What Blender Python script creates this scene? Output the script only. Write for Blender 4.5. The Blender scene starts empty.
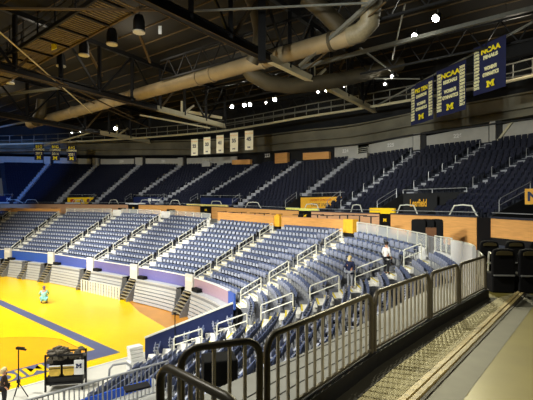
import bpy, bmesh, math, random
from mathutils import Vector, Matrix
random.seed(7)
R = math.radians
C = bpy.context.scene.collection
F, CX, HY, EYE = 410.0, 266.5, 208.0, 9.0     # focal length and horizon in pixels, eye height above the court


def P(px, py, d):
    return Vector(((px - CX) / F * d, d, EYE - (py - HY) / F * d))


def Pz(px, py, z):
    d = (EYE - z) * F / (py - HY)
    return Vector(((px - CX) / F * d, d, z))


def pxof(v):
    return CX + F * v[0] / v[1], HY - F * (v[2] - EYE) / v[1]


# ---------------------------------------------------------------- materials
MATS = {}


def mat(name, col, rough=.6, metal=0.0, var=.12, scale=6.0, spec=.4, emit=None, estr=0, bump=0.0, kind='noise', alpha=1.0, trans=0.0):
    if name in MATS:
        return MATS[name]
    m = bpy.data.materials.new(name)
    m.use_nodes = True
    nt = m.node_tree
    b = nt.nodes['Principled BSDF']
    b.inputs['Roughness'].default_value = rough
    b.inputs['Metallic'].default_value = metal
    b.inputs['Specular IOR Level'].default_value = spec
    if trans:
        b.inputs['Transmission Weight'].default_value = trans
    if alpha < 1:
        b.inputs['Alpha'].default_value = alpha
    c = [srgb(x) for x in col]
    tc = nt.nodes.new('ShaderNodeTexCoord')
    if kind == 'wood':
        mp = nt.nodes.new('ShaderNodeMapping')
        mp.inputs['Scale'].default_value = (.5, .5, 6.0)
        nt.links.new(tc.outputs['Object'], mp.inputs['Vector'])
        tex = nt.nodes.new('ShaderNodeTexNoise')
        tex.inputs['Scale'].default_value = scale
        tex.inputs['Detail'].default_value = 6
        nt.links.new(mp.outputs['Vector'], tex.inputs['Vector'])
        fac = tex.outputs['Fac']
    else:
        tex = nt.nodes.new('ShaderNodeTexNoise')
        tex.inputs['Scale'].default_value = scale
        tex.inputs['Detail'].default_value = 5
        nt.links.new(tc.outputs['Object'], tex.inputs['Vector'])
        fac = tex.outputs['Fac']
    ramp = nt.nodes.new('ShaderNodeValToRGB')
    ramp.color_ramp.elements[0].position = .3
    ramp.color_ramp.elements[1].position = .7
    ramp.color_ramp.elements[0].color = [max(0, x * (1 - var)) for x in c] + [1]
    ramp.color_ramp.elements[1].color = [min(1, x * (1 + var)) for x in c] + [1]
    nt.links.new(fac, ramp.inputs['Fac'])
    nt.links.new(ramp.outputs['Color'], b.inputs['Base Color'])
    if bump:
        bp = nt.nodes.new('ShaderNodeBump')
        bp.inputs['Strength'].default_value = bump
        bp.inputs['Distance'].default_value = .02
        nt.links.new(fac, bp.inputs['Height'])
        nt.links.new(bp.outputs['Normal'], b.inputs['Normal'])
    if emit:
        b.inputs['Emission Color'].default_value = [srgb(x) for x in emit] + [1]
        b.inputs['Emission Strength'].default_value = estr
    MATS[name] = m
    return m


def srgb(x):
    x = x / 255.0
    return x / 12.92 if x <= .04045 else ((x + .055) / 1.055) ** 2.4


concrete = mat('concrete', (150, 150, 142), .85, var=.1, scale=1.5)
pale_step = mat('pale_concrete_steps', (230, 228, 216), .8, var=.08, scale=3)
tread_grey = mat('terrace_concrete', (104, 106, 110), .85, var=.12, scale=2)
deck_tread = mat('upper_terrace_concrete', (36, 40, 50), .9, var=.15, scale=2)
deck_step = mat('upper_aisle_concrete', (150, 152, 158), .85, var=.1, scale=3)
yellow_nose = mat('yellow_nosing', (226, 204, 60), .6, var=.1)
seat_blue = mat('seat_blue_plastic', (82, 92, 120), .45, var=.06, scale=9)
seat_dim_iron = mat('seat_dark_iron', (38, 40, 48), .6, var=.1)  # iron coloured dark for the gaps between distant seats
seat_pan_lit = mat('seat_pan_lit_plastic', (172, 178, 192), .45, var=.05)  # highlight on the pans put into a paler plastic
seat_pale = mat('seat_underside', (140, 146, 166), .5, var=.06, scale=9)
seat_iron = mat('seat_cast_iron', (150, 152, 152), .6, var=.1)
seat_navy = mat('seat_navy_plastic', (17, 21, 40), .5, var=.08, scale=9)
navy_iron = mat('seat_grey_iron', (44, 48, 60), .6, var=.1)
seat_royal = mat('seat_royal_plastic', (40, 84, 190), .5, var=.06)
wood = mat('maple_panel', (218, 160, 92), .5, var=.12, scale=2.0, kind='wood')
wood_pink = mat('pale_maple_panel', (206, 158, 118), .5, var=.1, scale=2.0, kind='wood')
navy = mat('navy_vinyl', (24, 36, 78), .5, var=.1)
blue_fascia = mat('blue_fascia', (48, 84, 166), .45, var=.06)
purple_fascia = mat('violet_fascia', (106, 102, 156), .45, var=.06)
pink_fascia = mat('mauve_fascia', (160, 136, 152), .45, var=.06)
white_paint = mat('white_paint', (226, 226, 222), .5, var=.04)
grey_wall = mat('pale_grey_wall', (178, 176, 168), .8, var=.07, scale=1.2)
dark_wall = mat('dark_wall', (30, 31, 32), .9, var=.2, scale=.6)
black = mat('black_paint', (16, 16, 17), .6, var=.15)
black_cloth = mat('black_cloth', (8, 8, 9), .95, var=.2, scale=12, bump=.3)
steel_black = mat('black_steel', (22, 22, 23), .5, .3, var=.2)
steel_grey = mat('grey_steel', (120, 120, 112), .5, .3, var=.12)
cream_steel = mat('cream_steel', (196, 188, 156), .55, var=.06)
post_paint = mat('post_paint', (206, 205, 198), .6, var=.05)
baluster_lit = mat('bronze_baluster_lit', (186, 178, 156), .4, .15, var=.1, scale=10)  # same bronze made paler, light on the balusters put into the colour
rail_bronze_shaded = mat('bronze_rail_shaded', (84, 78, 62), .4, .2, var=.1, scale=10)  # same bronze darkened, shade on the rail's near side put into the colour
rail_white = mat('white_rail', (222, 222, 206), .4, .1, var=.05)
rail_grey = mat('galvanised_rail', (170, 172, 172), .4, .4, var=.08)
duct_m = mat('duct_metal', (150, 134, 104), .55, .2, var=.18, scale=.8, bump=.15)
duct_dark = mat('duct_dark', (72, 64, 46), .6, .2, var=.2, scale=.8)
roof_m = mat('roof_deck', (26, 23, 18), .9, var=.25, scale=.3)
purlin_m = mat('purlin', (84, 68, 42), .7, var=.2, scale=.5)
ring_m = mat('ring_girder', (112, 108, 92), .8, var=.3, scale=.35)
maize = mat('maize_vinyl', (250, 205, 30), .5, var=.04)
gold_sign = mat('gold_sign', (236, 176, 50), .5, var=.08)
orange_ink = mat('orange_ink', (190, 70, 20), .5)
navy_banner = mat('navy_banner', (26, 32, 74), .8, var=.12, scale=2)
white_banner = mat('white_banner', (238, 232, 206), .8, var=.05)
grey_ink = mat('grey_ink', (90, 92, 96), .7)
cream_ink = mat('cream_ink', (246, 240, 190), .7)
lemon_ink = mat('lemon_ink', (255, 236, 40), .6, var=.03)
lamp_on = mat('lamp_glow', (255, 255, 255), emit=(255, 252, 235), estr=60)
lamp_soft = mat('lamp_soft_glow', (255, 255, 255), emit=(255, 240, 205), estr=2.0)
court_y = mat('court_yellow', (254, 206, 2), .3, var=.03, scale=2, spec=.5)
court_o = mat('court_amber', (246, 172, 14), .3, var=.04, scale=2, spec=.5)
court_b = mat('court_slate', (92, 98, 130), .35, var=.06, scale=2)
court_w = mat('court_brown', (196, 134, 48), .3, var=.12, scale=1.5, kind='wood')
arena_floor = mat('arena_floor', (206, 204, 190), .6, var=.06, scale=.8)
bleach = mat('bleacher_grey', (178, 182, 184), .5, var=.05)
bleach_gap = mat('bleacher_gap', (124, 126, 128), .7)
tan_step = mat('tan_step', (150, 140, 112), .7)
black_glass = mat('black_panel', (12, 12, 14), .4)
skin_m = mat('skin', (205, 150, 118), .6)
MATW = {}


# ---------------------------------------------------------------- mesh building
class MB:
    def __init__(self):
        self.v, self.f, self.mi = [], [], []

    def add(self, vs, fs, m=0):
        n = len(self.v)
        self.v += [tuple(p) for p in vs]
        self.f += [tuple(i + n for i in f) for f in fs]
        self.mi += [m] * len(fs)
        return self

    def quad(self, a, b, c, d, m=0):
        return self.add([a, b, c, d], [(0, 1, 2, 3)], m)

    def box(self, c, s, rz=0, m=0, mtx=None):
        x, y, z = s[0] / 2, s[1] / 2, s[2] / 2
        vs = [Vector((i * x, j * y, k * z)) for i in (-1, 1) for j in (-1, 1) for k in (-1, 1)]
        if mtx is None:
            mtx = Matrix.Rotation(rz, 4, 'Z')
        vs = [mtx @ v + Vector(c) for v in vs]
        return self.add(vs, [(0, 1, 3, 2), (4, 6, 7, 5), (0, 4, 5, 1), (2, 3, 7, 6), (0, 2, 6, 4), (1, 5, 7, 3)], m)

    def beam(self, a, b, w, h=None, m=0):
        a, b = Vector(a), Vector(b)
        h = h or w
        t = b - a
        L = t.length
        if L < 1e-6:
            return self
        t.normalize()
        up = Vector((0, 0, 1)) if abs(t.z) < .95 else Vector((0, 1, 0))
        s = t.cross(up).normalized()
        u = s.cross(t)
        vs = [p + s * (i * w / 2) + u * (j * h / 2) for p in (a, b) for i, j in ((-1, -1), (1, -1), (1, 1), (-1, 1))]
        return self.add(vs, [(3, 2, 1, 0), (4, 5, 6, 7), (0, 1, 5, 4), (1, 2, 6, 5), (2, 3, 7, 6), (3, 0, 4, 7)], m)

    def tube(self, pts, r, n=8, m=0, caps=True, radii=None):
        pts = [Vector(p) for p in pts]
        rings, prev = [], None
        for i, p in enumerate(pts):
            t = (pts[min(i + 1, len(pts) - 1)] - pts[max(i - 1, 0)]).normalized()
            if prev is None:
                ref = Vector((0, 0, 1)) if abs(t.z) < .9 else Vector((1, 0, 0))
                s = t.cross(ref).normalized()
            else:
                s = (prev - t * prev.dot(t)).normalized()
            prev = s
            u = t.cross(s)
            rr = radii[i] if radii else r
            rings.append([p + (s * math.cos(2 * math.pi * k / n) + u * math.sin(2 * math.pi * k / n)) * rr for k in range(n)])
        vs = [v for rg in rings for v in rg]
        fs = []
        for i in range(len(rings) - 1):
            for k in range(n):
                fs.append((i * n + k, i * n + (k + 1) % n, (i + 1) * n + (k + 1) % n, (i + 1) * n + k))
        if caps:
            fs.append(tuple(reversed(range(n))))
            fs.append(tuple(range((len(rings) - 1) * n, len(rings) * n)))
        return self.add(vs, fs, m)

    def prism(self, poly, off, m=0):
        """extrude a closed polygon (list of 3d points) by a vector"""
        n = len(poly)
        poly = [Vector(p) for p in poly]
        off = Vector(off)
        vs = poly + [p + off for p in poly]
        fs = [tuple(reversed(range(n))), tuple(range(n, 2 * n))] + [(i, (i + 1) % n, n + (i + 1) % n, n + i) for i in range(n)]
        return self.add(vs, fs, m)

    def strip(self, A, B, m=0):
        n = len(A)
        return self.add(list(A) + list(B), [(i, i + 1, n + i + 1, n + i) for i in range(n - 1)], m)

    def wall(self, A, z0, z1, th, m=0):
        """upright slab of thickness th along a polyline of (x, y); z0, z1 numbers or lists"""
        n = len(A)
        Z0 = z0 if isinstance(z0, list) else [z0] * n
        Z1 = z1 if isinstance(z1, list) else [z1] * n
        A = [Vector((p[0], p[1], 0)) for p in A]
        off = []
        for i in range(n):
            t = (A[min(i + 1, n - 1)] - A[max(i - 1, 0)]).normalized()
            off.append(Vector((-t.y, t.x, 0)) * th / 2)
        vs = []
        for i in range(n):
            for sgn in (1, -1):
                q = A[i] + off[i] * sgn
                vs.append(Vector((q.x, q.y, Z0[i])))
                vs.append(Vector((q.x, q.y, Z1[i])))
        fs = []
        for i in range(n - 1):
            a, b = 4 * i, 4 * i + 4
            fs += [(a, b, b + 1, a + 1), (a + 2, a + 3, b + 3, b + 2), (a + 1, b + 1, b + 3, a + 3), (a, a + 2, b + 2, b)]
        fs += [(0, 1, 3, 2), (4 * n - 4, 4 * n - 2, 4 * n - 1, 4 * n - 3)]
        return self.add(vs, fs, m)

    def lathe(self, c, prof, n=16, m=0, mtx=None):
        mtx = mtx or Matrix.Identity(4)
        vs = []
        for r, z in prof:
            for k in range(n):
                a = 2 * math.pi * k / n
                vs.append(mtx @ Vector((r * math.cos(a), r * math.sin(a), z)) + Vector(c))
        fs = [(i * n + k, i * n + (k + 1) % n, (i + 1) * n + (k + 1) % n, (i + 1) * n + k) for i in range(len(prof) - 1) for k in range(n)]
        fs.append(tuple(reversed(range(n))))
        fs.append(tuple(range((len(prof) - 1) * n, len(prof) * n)))
        return self.add(vs, fs, m)

    def build(self, name, mats, parent=None, smooth=False, bevel=0, fixn=True):
        me = bpy.data.meshes.new(name)
        o = Vector((0, 0, 0))
        org = parent_loc(parent)
        if parent is None and self.v:
            xs, ys, zs = zip(*self.v)
            org = Vector(((min(xs) + max(xs)) / 2, (min(ys) + max(ys)) / 2, min(zs)))
        me.from_pydata([(a - org.x, b - org.y, c - org.z) for a, b, c in self.v], [], self.f)
        if not isinstance(mats, (list, tuple)):
            mats = [mats]
        for m in mats:
            me.materials.append(m)
        if len(mats) > 1:
            me.polygons.foreach_set('material_index', self.mi)
        if fixn and len(self.f) < 60000:
            bm = bmesh.new()
            bm.from_mesh(me)
            bmesh.ops.recalc_face_normals(bm, faces=bm.faces)
            bm.to_mesh(me)
            bm.free()
        if smooth:
            me.polygons.foreach_set('use_smooth', [True] * len(me.polygons))
        me.update()
        ob = bpy.data.objects.new(name, me)
        C.objects.link(ob)
        if parent:
            ob.parent = parent
        else:
            ob.location = org
        if bevel:
            md = ob.modifiers.new('bevel', 'BEVEL')
            md.width = bevel
            md.segments = 2
            md.limit_method = 'ANGLE'
        if smooth:
            md = ob.modifiers.new('es', 'EDGE_SPLIT')
            md.split_angle = R(40)
        return ob


ORG = {}


def parent_loc(p):
    v = Vector((0, 0, 0))
    while p is not None:
        v += p.location
        p = p.parent
    return v


def tag(o, label=None, cat=None, group=None, kind=None):
    if label:
        o['label'] = label
    if cat:
        o['category'] = cat
    if group:
        o['group'] = group
    if kind:
        o['kind'] = kind
    return o


def thing(name, loc, label, cat, group=None):
    """an Empty (no rotation) at a thing's base; its parts are built in world coordinates"""
    o = bpy.data.objects.new(name, None)
    o.empty_display_size = .2
    C.objects.link(o)
    o.location = Vector(loc)
    return tag(o, label, cat, group)


def struct(o, label=None, cat=None):
    o['kind'] = 'structure'
    if label:
        o['label'] = label
    if cat:
        o['category'] = cat
    return o


def text(name, s, size, origin, xdir, ydir, m, parent, depth=.005, align='CENTER', bold=0.0, sx=1.0):
    cu = bpy.data.curves.new(name, 'FONT')
    cu.body = s
    cu.size = size
    cu.align_x = align
    cu.align_y = 'CENTER'
    cu.extrude = depth
    cu.offset = bold
    cu.materials.append(m)
    o = bpy.data.objects.new(name, cu)
    C.objects.link(o)
    x, y = Vector(xdir).normalized(), Vector(ydir).normalized()
    z = x.cross(y).normalized()
    mw = Matrix((x, y, z)).transposed().to_4x4()
    mw = mw @ Matrix.Diagonal((sx, 1, 1, 1))
    if parent:
        o.parent = parent
    mw.translation = Vector(origin) - parent_loc(parent)
    me = bpy.data.meshes.new_from_object(o)
    me.name = name
    bpy.data.objects.remove(o)
    o = bpy.data.objects.new(name, me)
    C.objects.link(o)
    if parent:
        o.parent = parent
    o.matrix_local = mw
    return o


def block_m(mb, c, xd, yd, w, h, th, m=0):
    """block capital M, centred on c in the plane xd, yd, extruded by th towards xd x yd"""
    pts = [(-.5, -.5), (-.5, -.28), (-.42, -.28), (-.42, .28), (-.5, .28), (-.5, .5), (-.22, .5), (0, .12), (.22, .5), (.5, .5), (.5, .28),
           (.42, .28), (.42, -.28), (.5, -.28), (.5, -.5), (.14, -.5), (.14, -.28), (.22, -.28), (.22, .1), (0, -.28), (-.22, .1), (-.22, -.28),
           (-.14, -.28), (-.14, -.5)]
    xd, yd = Vector(xd).normalized(), Vector(yd).normalized()
    n = xd.cross(yd)
    mb.prism([Vector(c) + xd * (a * w) + yd * (b * h) for a, b in pts], n * th, m)


def spline(pts):
    """Catmull-Rom through {index: Vector}; returns f(s)"""
    ks = sorted(pts)
    lo, hi = ks[0], ks[-1]

    def g(i):
        if i < lo:
            return pts[lo] * 2 - pts[lo + 1]
        if i > hi:
            return pts[hi] * 2 - pts[hi - 1]
        return pts[i]

    def f(s):
        i = int(math.floor(s))
        i = max(lo - 1, min(hi, i))
        t = s - i
        p0, p1, p2, p3 = g(i - 1) if i - 1 >= lo else g(i) * 2 - g(i + 1), g(i), g(i + 1), g(i + 2) if i + 2 <= hi else g(i + 1) * 2 - g(i)
        return .5 * ((2 * p1) + (p2 - p0) * t + (2 * p0 - 5 * p1 + 4 * p2 - p3) * t * t + (3 * p1 - p0 - 3 * p2 + p3) * t ** 3)
    return f


def frange(a, b, n):
    return [a + (b - a) * i / n for i in range(n + 1)]


ORD = ['zeroth', 'first', 'second', 'third', 'fourth', 'fifth', 'sixth', 'seventh', 'eighth', 'ninth', 'tenth', 'eleventh', 'twelfth', 'thirteenth',
       'fourteenth', 'fifteenth', 'sixteenth', 'seventeenth', 'eighteenth', 'nineteenth', 'twentieth', 'twenty-first', 'twenty-second', 'twenty-third',
       'twenty-fourth', 'twenty-fifth', 'twenty-sixth', 'twenty-seventh']

# ---------------------------------------------------------------- the bowl in plan
V3 = lambda *a: Vector(a)
LB = spline({-1: V3(-53, 61, 2.7), 0: V3(-43.5, 58.5, 2.7), 1: V3(-34.5, 55, 2.65), 2: V3(-26.4, 50.6, 2.6), 3: V3(-19.5, 45.8, 2.5), 4: V3(-13, 40.8, 2.45),
             5: V3(-6.4, 35, 2.4), 6: V3(-2, 28, 2.35), 7: V3(-1.6, 22.4, 2.2), 8: V3(-3, 15, 2.3)})
_T = {-1: (-51.5, 70.5, 8.15), 0: (-41, 66.5, 8.1), 1: (-30.9, 62, 8.03), 2: (-20.6, 56.4, 7.92), 3: (-12.6, 51, 7.75), 4: (-5.7, 45, 7.4),
      5: (1.1, 39, 7.0), 6: (6.1, 30.2, 6.92), 7: (8.8, 22, 6.3), 8: (5.9, 11.5, 6.3), 9: (1, 4, 6.3)}
LT = spline({k: V3(*v) for k, v in _T.items()})
# the rim (walkway edge): level with the top row except round the corner, where it stands higher
RIM = spline({k: V3(v[0], v[1], 6.45 if k == 7 else 6.85 if k > 7 else v[2]) for k, v in _T.items()})
WT = spline({-1: V3(-49, 75.5, 9.75), 0: V3(-38.5, 71.5, 9.7), 1: V3(-28.4, 67, 9.58), 2: V3(-17.5, 61, 9.45), 3: V3(-9.5, 55.5, 9.25), 4: V3(-2.2, 49, 8.95),
             5: V3(5.2, 42, 8.62), 6: V3(10.5, 32.5, 8.48), 7: V3(12.8, 25, 8.42), 8: V3(13.6, 20, 8.35), 9: V3(13.5, 15, 8.35)})


def find_px(f, px, lo=-1, hi=9):
    best = None
    for k in range(2001):
        s = lo + (hi - lo) * k / 2000
        e = abs(pxof(f(s))[0] - px)
        if f(s).y > 1 and (best is None or e < best[0]):
            best = (e, s)
    return best[1]


ub_px = [-40, 15, 56, 94, 126, 157, 191, 236, 286, 335, 374, 421, 505, 600]
ut = [P(0, 163, 86), P(49, 164, 84), P(97, 165.6, 81), P(140, 165.6, 78), P(182, 166, 74.5), P(221, 165.6, 71), P(259, 164.7, 66), P(302, 162, 60.5), P(354, 159, 55.5),
      P(419, 150, 50), P(491, 142, 44.5), P(572, 133, 38.5), P(690, 118, 31), P(900, 90, 23)]
ub = {}
for i, px in enumerate(ub_px):
    w = WT(find_px(WT, px)) if i else WT(-.9)
    ub[i] = V3(w.x * 1.012, w.y * 1.012, w.z - .12)
UB = spline(ub)
UT = spline({i: v for i, v in enumerate(ut)})
# ---------------------------------------------------------------- terraces
NR, NU = 12, 17


def terrace(name, fb, ft, s0, s1, n, m, sub=10, skip=None, drop=.5):
    """stepped concrete terrace between a front curve and a back curve"""
    mb = MB()
    ss = frange(s0, s1, sub)
    for r in range(n):
        for k in range(sub):
            if skip and skip(r, (ss[k] + ss[k + 1]) / 2):
                continue
            q = []
            for s in (ss[k], ss[k + 1]):
                b, t = fb(s), ft(s)
                z = b.z + (t.z - b.z) * r / n
                zn = b.z + (t.z - b.z) * (r + 1) / n
                a = b.lerp(t, r / n)
                c = b.lerp(t, (r + 1) / n)
                q.append((V3(a.x, a.y, z), V3(c.x, c.y, z), V3(c.x, c.y, zn)))
            mb.quad(q[0][0], q[1][0], q[1][1], q[0][1])
            mb.quad(q[0][1], q[1][1], q[1][2], q[0][2])
    return struct(mb.build(name, m, fixn=False))


def aisle(name, fb, ft, s, n, w, mats, sub=2, r0=0, label=None):
    mb = MB()
    b, t = fb(s), ft(s)
    tg = fb(s + .01) - fb(s - .01)
    tg2 = ft(s + .01) - ft(s - .01)
    tg.z = tg2.z = 0
    tg.normalize()
    tg2.normalize()
    N = n * sub
    for k in range(r0 * sub, N):
        f0, f1 = k / N, (k + 1) / N
        z0 = b.z + (t.z - b.z) * (k // sub) / n - .1
        z1 = b.z + (t.z - b.z) * (k + 1 - (1 if sub > 1 else 0)) / N + .03
        td = tg.lerp(tg2, f0).normalized() * (w / 2)
        a, c = b.lerp(t, f0), b.lerp(t, f1)
        a.z = c.z = 0
        lo, hi = V3(0, 0, z0), V3(0, 0, z1)
        q = [a - td, a + td, c + td, c - td]
        mb.add([p + lo for p in q] + [p + hi for p in q], [(3, 2, 1, 0), (4, 5, 6, 7), (0, 1, 5, 4), (1, 2, 6, 5), (2, 3, 7, 6), (3, 0, 4, 7)], 0)
        e = (c - a) * .24
        q2 = [a - td, a + td, a + td + e, a - td + e]
        h2 = V3(0, 0, z1 + .004)
        mb.add([p + h2 for p in q2], [(0, 1, 2, 3)], 1)
    return struct(mb.build(name, mats))


for i in range(-1, 7):
    terrace('floor_terrace', LB, LT, i, i + 1, NR, tread_grey)
# a concrete platform lies along the near railing, over the top rows of the section below it
PLAT = [Pz(x, y, 6.25).xy for x, y in ((196, 398), (240, 378), (266, 368), (295, 357), (319, 346), (345, 333), (372, 319), (410, 298), (440, 285), (464, 280))]
PLAT += [Vector((5.2, 9.9)), Vector((2.9, 7.3)), Vector((1.43, 5.6)), Vector((.35, 4.2)), Vector((-.1, 3.6)), Vector((-.8, 3.3))]


def on_plat(x, y, grow=0.0):
    if grow:
        return any(on_plat(x + grow * math.cos(a), y + grow * math.sin(a)) for a in (0, 1.57, 3.14, 4.71)) or on_plat(x, y)
    c = False
    for p, q in zip(PLAT, PLAT[1:] + PLAT[:1]):
        if (p.y > y) != (q.y > y) and x < (q.x - p.x) * (y - p.y) / (q.y - p.y) + p.x:
            c = not c
    return c


def skip_plat(r, s):
    f = (r + .5) / NR
    p = LB(s).lerp(LT(s), f)
    return on_plat(p.x, p.y, .3)


terrace('floor_terrace', LB, LT, 7, 8.5, NR, tread_grey, sub=40, skip=skip_plat)
RA, RB = V3(-6.5, 22.0, .45), V3(-1.6, 22.4, 2.2)
RC, RD = V3(-8.2, 16.3, .45), V3(-3, 15, 2.3)
# two columns of seats between the corner stair and the navy side wall
RE, RG = V3(-6.9, 24.0, .45), V3(-1.95, 24.3, 2.2)
WLB, WLT = spline({0: RE, 1: RA}), spline({0: RG, 1: RB})
RLB = spline({0: RA, 1: RC})
RLT = spline({0: RB, 1: RD})
terrace('floor_terrace_riser', RLB, RLT, 0, 1.2, 6, tread_grey, sub=6)
terrace('floor_terrace_riser', WLB, WLT, 0, 1, 6, pale_step, sub=3)
LA = [0, 1, 2, 3, 4, 5, 6, 7]
for i in LA:
    aisle('stair_lower_aisle', LB, LT, i, NR, 1.5, [pale_step, yellow_nose if i >= 5 else pale_step])
aisle('stair_lower_aisle', RLB, RLT, 0.02, 6, 1.0, [pale_step, yellow_nose])

# tunnels of the upper deck: (left px, right px, rows removed)
TUN = [(-16, 9, 3), (60, 87, 3), (122.5, 154, 3), (187, 229, 3), (282, 323, 4), (371, 424, 4), (489, 575, 4)]
TUNS = []
for a, b, r in TUN:
    TUNS.append((find_px(UB, a, -.5, 13), find_px(UB, b, -.5, 13), r))


def in_tunnel(r, s):
    return any(a < s < b and r < n for a, b, n in TUNS)


for i in range(0, 13):
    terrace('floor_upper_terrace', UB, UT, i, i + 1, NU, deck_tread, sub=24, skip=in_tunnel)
for i in range(1, 13):
    r0 = 4 if any(a - .05 < i < b + .05 for a, b, n in TUNS) else 0
    aisle('stair_upper_aisle', UB, UT, i, NU, .85, [deck_step, deck_step], sub=1 if i < 9 else 2, r0=r0)

# ---------------------------------------------------------------- seats
# each entry: position, facing (unit xy), section, row, index
seats, useats = [], []


def fill(fb, ft, s0, s1, n, margin0, margin1, pitch, out, sec, frac=.62, skip=None, rows=None):
    for r in range(n):
        if rows and not (rows[0] <= r < rows[1]):
            continue
        f = (r + frac) / n
        g = lambda s: fb(s).lerp(ft(s), f)
        ss = frange(s0, s1, 60)
        pts = [g(s) for s in ss]
        cum = [0]
        for a, b in zip(pts, pts[1:]):
            cum.append(cum[-1] + (b.xy - a.xy).length)
        L = cum[-1] - margin0 - margin1
        k = int(L / pitch)
        if k < 1:
            continue
        st = margin0 + (L - (k - 1) * pitch) / 2
        j = 0
        for q in range(k):
            d = st + q * pitch
            while j < len(cum) - 2 and cum[j + 1] < d:
                j += 1
            t = (d - cum[j]) / max(1e-6, cum[j + 1] - cum[j])
            p = pts[j].lerp(pts[j + 1], t)
            s = ss[j] + (ss[j + 1] - ss[j]) * t
            if skip and skip(r, s):
                continue
            b, tt = fb(s), ft(s)
            z = b.z + (tt.z - b.z) * r / n
            tg = (pts[j + 1] - pts[j]).xy.normalized()
            fc = Vector((-tg.y, tg.x))
            if fc.dot((b - tt).xy) < 0:
                fc = -fc
            out.append((V3(p.x, p.y, z), fc, sec, r, q, k))


for i in range(-1, 6):
    fill(LB, LT, i, i + 1, NR, .95, 1.0, .53, seats, i)
fill(LB, LT, 6, 7, NR, .9, 1.0, .53, seats, 6)
fill(LB, LT, 7, 8.4, NR, 1.0, .2, .53, seats, 7, skip=skip_plat)
fill(WLB, WLT, 0, 1, 6, .1, .6, .55, seats, 9)
fill(RLB, RLT, 0, 1.1, 6, 1.1, .2, .55, seats, 8)
for i in range(0, 13):
    fill(UB, UT, i, i + 1, NU, .6, .6, .57, useats, i, skip=in_tunnel)


def seat_geo(detail):
    """returns dict part -> MB in local coords: seat faces -y, base at 0"""
    back, pan, iron = MB(), MB(), MB()
    if detail:
        # curved back: columns across, rows up
        nx, nz = 6, 4
        vs = []
        for th in (0, .035):
            for j in range(nz + 1):
                for i in range(nx + 1):
                    x = -.235 + .47 * i / nx
                    z = .44 + .42 * j / nz
                    rnd = 1 - (.10 * (j == nz) + .03 * (j == nz - 1))
                    x *= rnd
                    y = .06 + .12 * (j / nz) - .035 * (x / .235) ** 2 + th
                    z -= .05 * (x / .235) ** 4 * (j / nz)
                    vs.append((x, y, z))
        n1 = (nx + 1) * (nz + 1)
        fs = []
        for j in range(nz):
            for i in range(nx):
                a = j * (nx + 1) + i
                fs.append((a, a + 1, a + nx + 2, a + nx + 1))
                fs.append((n1 + a, n1 + a + nx + 1, n1 + a + nx + 2, n1 + a + 1))
        per = [i for i in range(nx + 1)] + [j * (nx + 1) + nx for j in range(1, nz + 1)] + [nz * (nx + 1) + i for i in range(nx - 1, -1, -1)] + [j * (nx + 1) for j in range(nz - 1, 0, -1)]
        for a, b in zip(per, per[1:] + per[:1]):
            fs.append((a, n1 + a, n1 + b, b))
        back.add(vs, fs)
        # folded pan: tilted rounded slab with a front lip
        prof = [(-.03, .40), (-.10, .47), (-.125, .60), (-.115, .76), (-.08, .80), (-.06, .76), (-.07, .62), (-.05, .50), (0, .43)]
        pan.prism([(-.21, y, z) for y, z in prof], (.42, 0, 0))
        for sx in (-.255, .255):
            iron.prism([(sx - .015, -.02, 0), (sx - .015, .12, 0), (sx - .015, .06, .45), (sx - .015, -.02, .45)], (.03, 0, 0))
            iron.prism([(sx - .022, -.16, .60), (sx - .022, .10, .62), (sx - .022, .10, .655), (sx - .022, -.16, .64)], (.044, 0, 0))
            iron.beam((sx, .04, .42), (sx, .07, .63), .03, .04)
        iron.box((0, .04, .42), (.5, .04, .04))
    else:
        m = Matrix.Rotation(R(-16), 4, 'X')
        back.box((0, .13, .65), (.46, .05, .42), mtx=m)
        pan.box((0, -.07, .55), (.34, .06, .24), mtx=Matrix.Rotation(R(-8), 4, 'X'))
        iron.box((.265, -.01, .33), (.03, .16, .66))
        iron.box((.265, -.03, .64), (.05, .28, .03))
    return back, pan, iron


def seat_mtx(p, fc):
    y = Vector((-fc.x, -fc.y, 0))
    x = Vector((y.y, -y.x, 0))
    m = Matrix((x, y, Vector((0, 0, 1)))).transposed().to_4x4()
    m.translation = p
    return m


def mass(name, lst, mats):
    b, p, ir = seat_geo(False)
    mb = MB()
    V, Fc, MI = [], [], []
    tmpl = []
    for k, g in enumerate((b, p, ir)):
        tmpl.append((g.v, g.f, k))
    for ent in lst:
        mt = seat_mtx(ent[0], ent[1])
        for vs, fs, k in tmpl:
            n = len(V)
            V.extend([tuple(mt @ Vector(v)) for v in vs])
            Fc.extend([tuple(i + n for i in f) for f in fs])
            MI.extend([k] * len(fs))
    mb.v, mb.f, mb.mi = V, Fc, MI
    return mb.build(name, mats, fixn=False)
# ---------------------------------------------------------------- arena floor and court
struct(MB().add([(-75, -6, -.02), (30, -6, -.02), (30, 90, -.02), (-75, 90, -.02)], [(0, 1, 2, 3)]).build('floor', arena_floor))
CO = V3(-9.1, 25.55, 0)
CU = V3(-.757, .653, 0).normalized()
CV = V3(-.69, -.724, 0).normalized()


def ct(u, v, z=0.0):
    return CO + CU * u + CV * v + V3(0, 0, z)


def crect(mb, u0, u1, v0, v1, z, m=0, n=1):
    return mb.add([ct(u0, v0, z), ct(u1, v0, z), ct(u1, v1, z), ct(u0, v1, z)], [(0, 1, 2, 3)], m)


crt = struct(crect(MB(), -.95, 52, -10.5, 22, .0).build('floor_court', court_w))
MB().prism([ct(a, b, .002) for a, b in ((-1, -4.2), (8, -6.2), (15, -8.6), (22, -9.8), (52, -10.3), (52, 22), (-1, 22))], (0, 0, .002)).build('apron_paint', court_y, crt)
bs = MB()
crect(bs, 0, 29, 0, .8, .009)
crect(bs, 0, 1.65, .8, 15.2, .009)
bs.build('border_stripe', court_b, crt)
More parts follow.
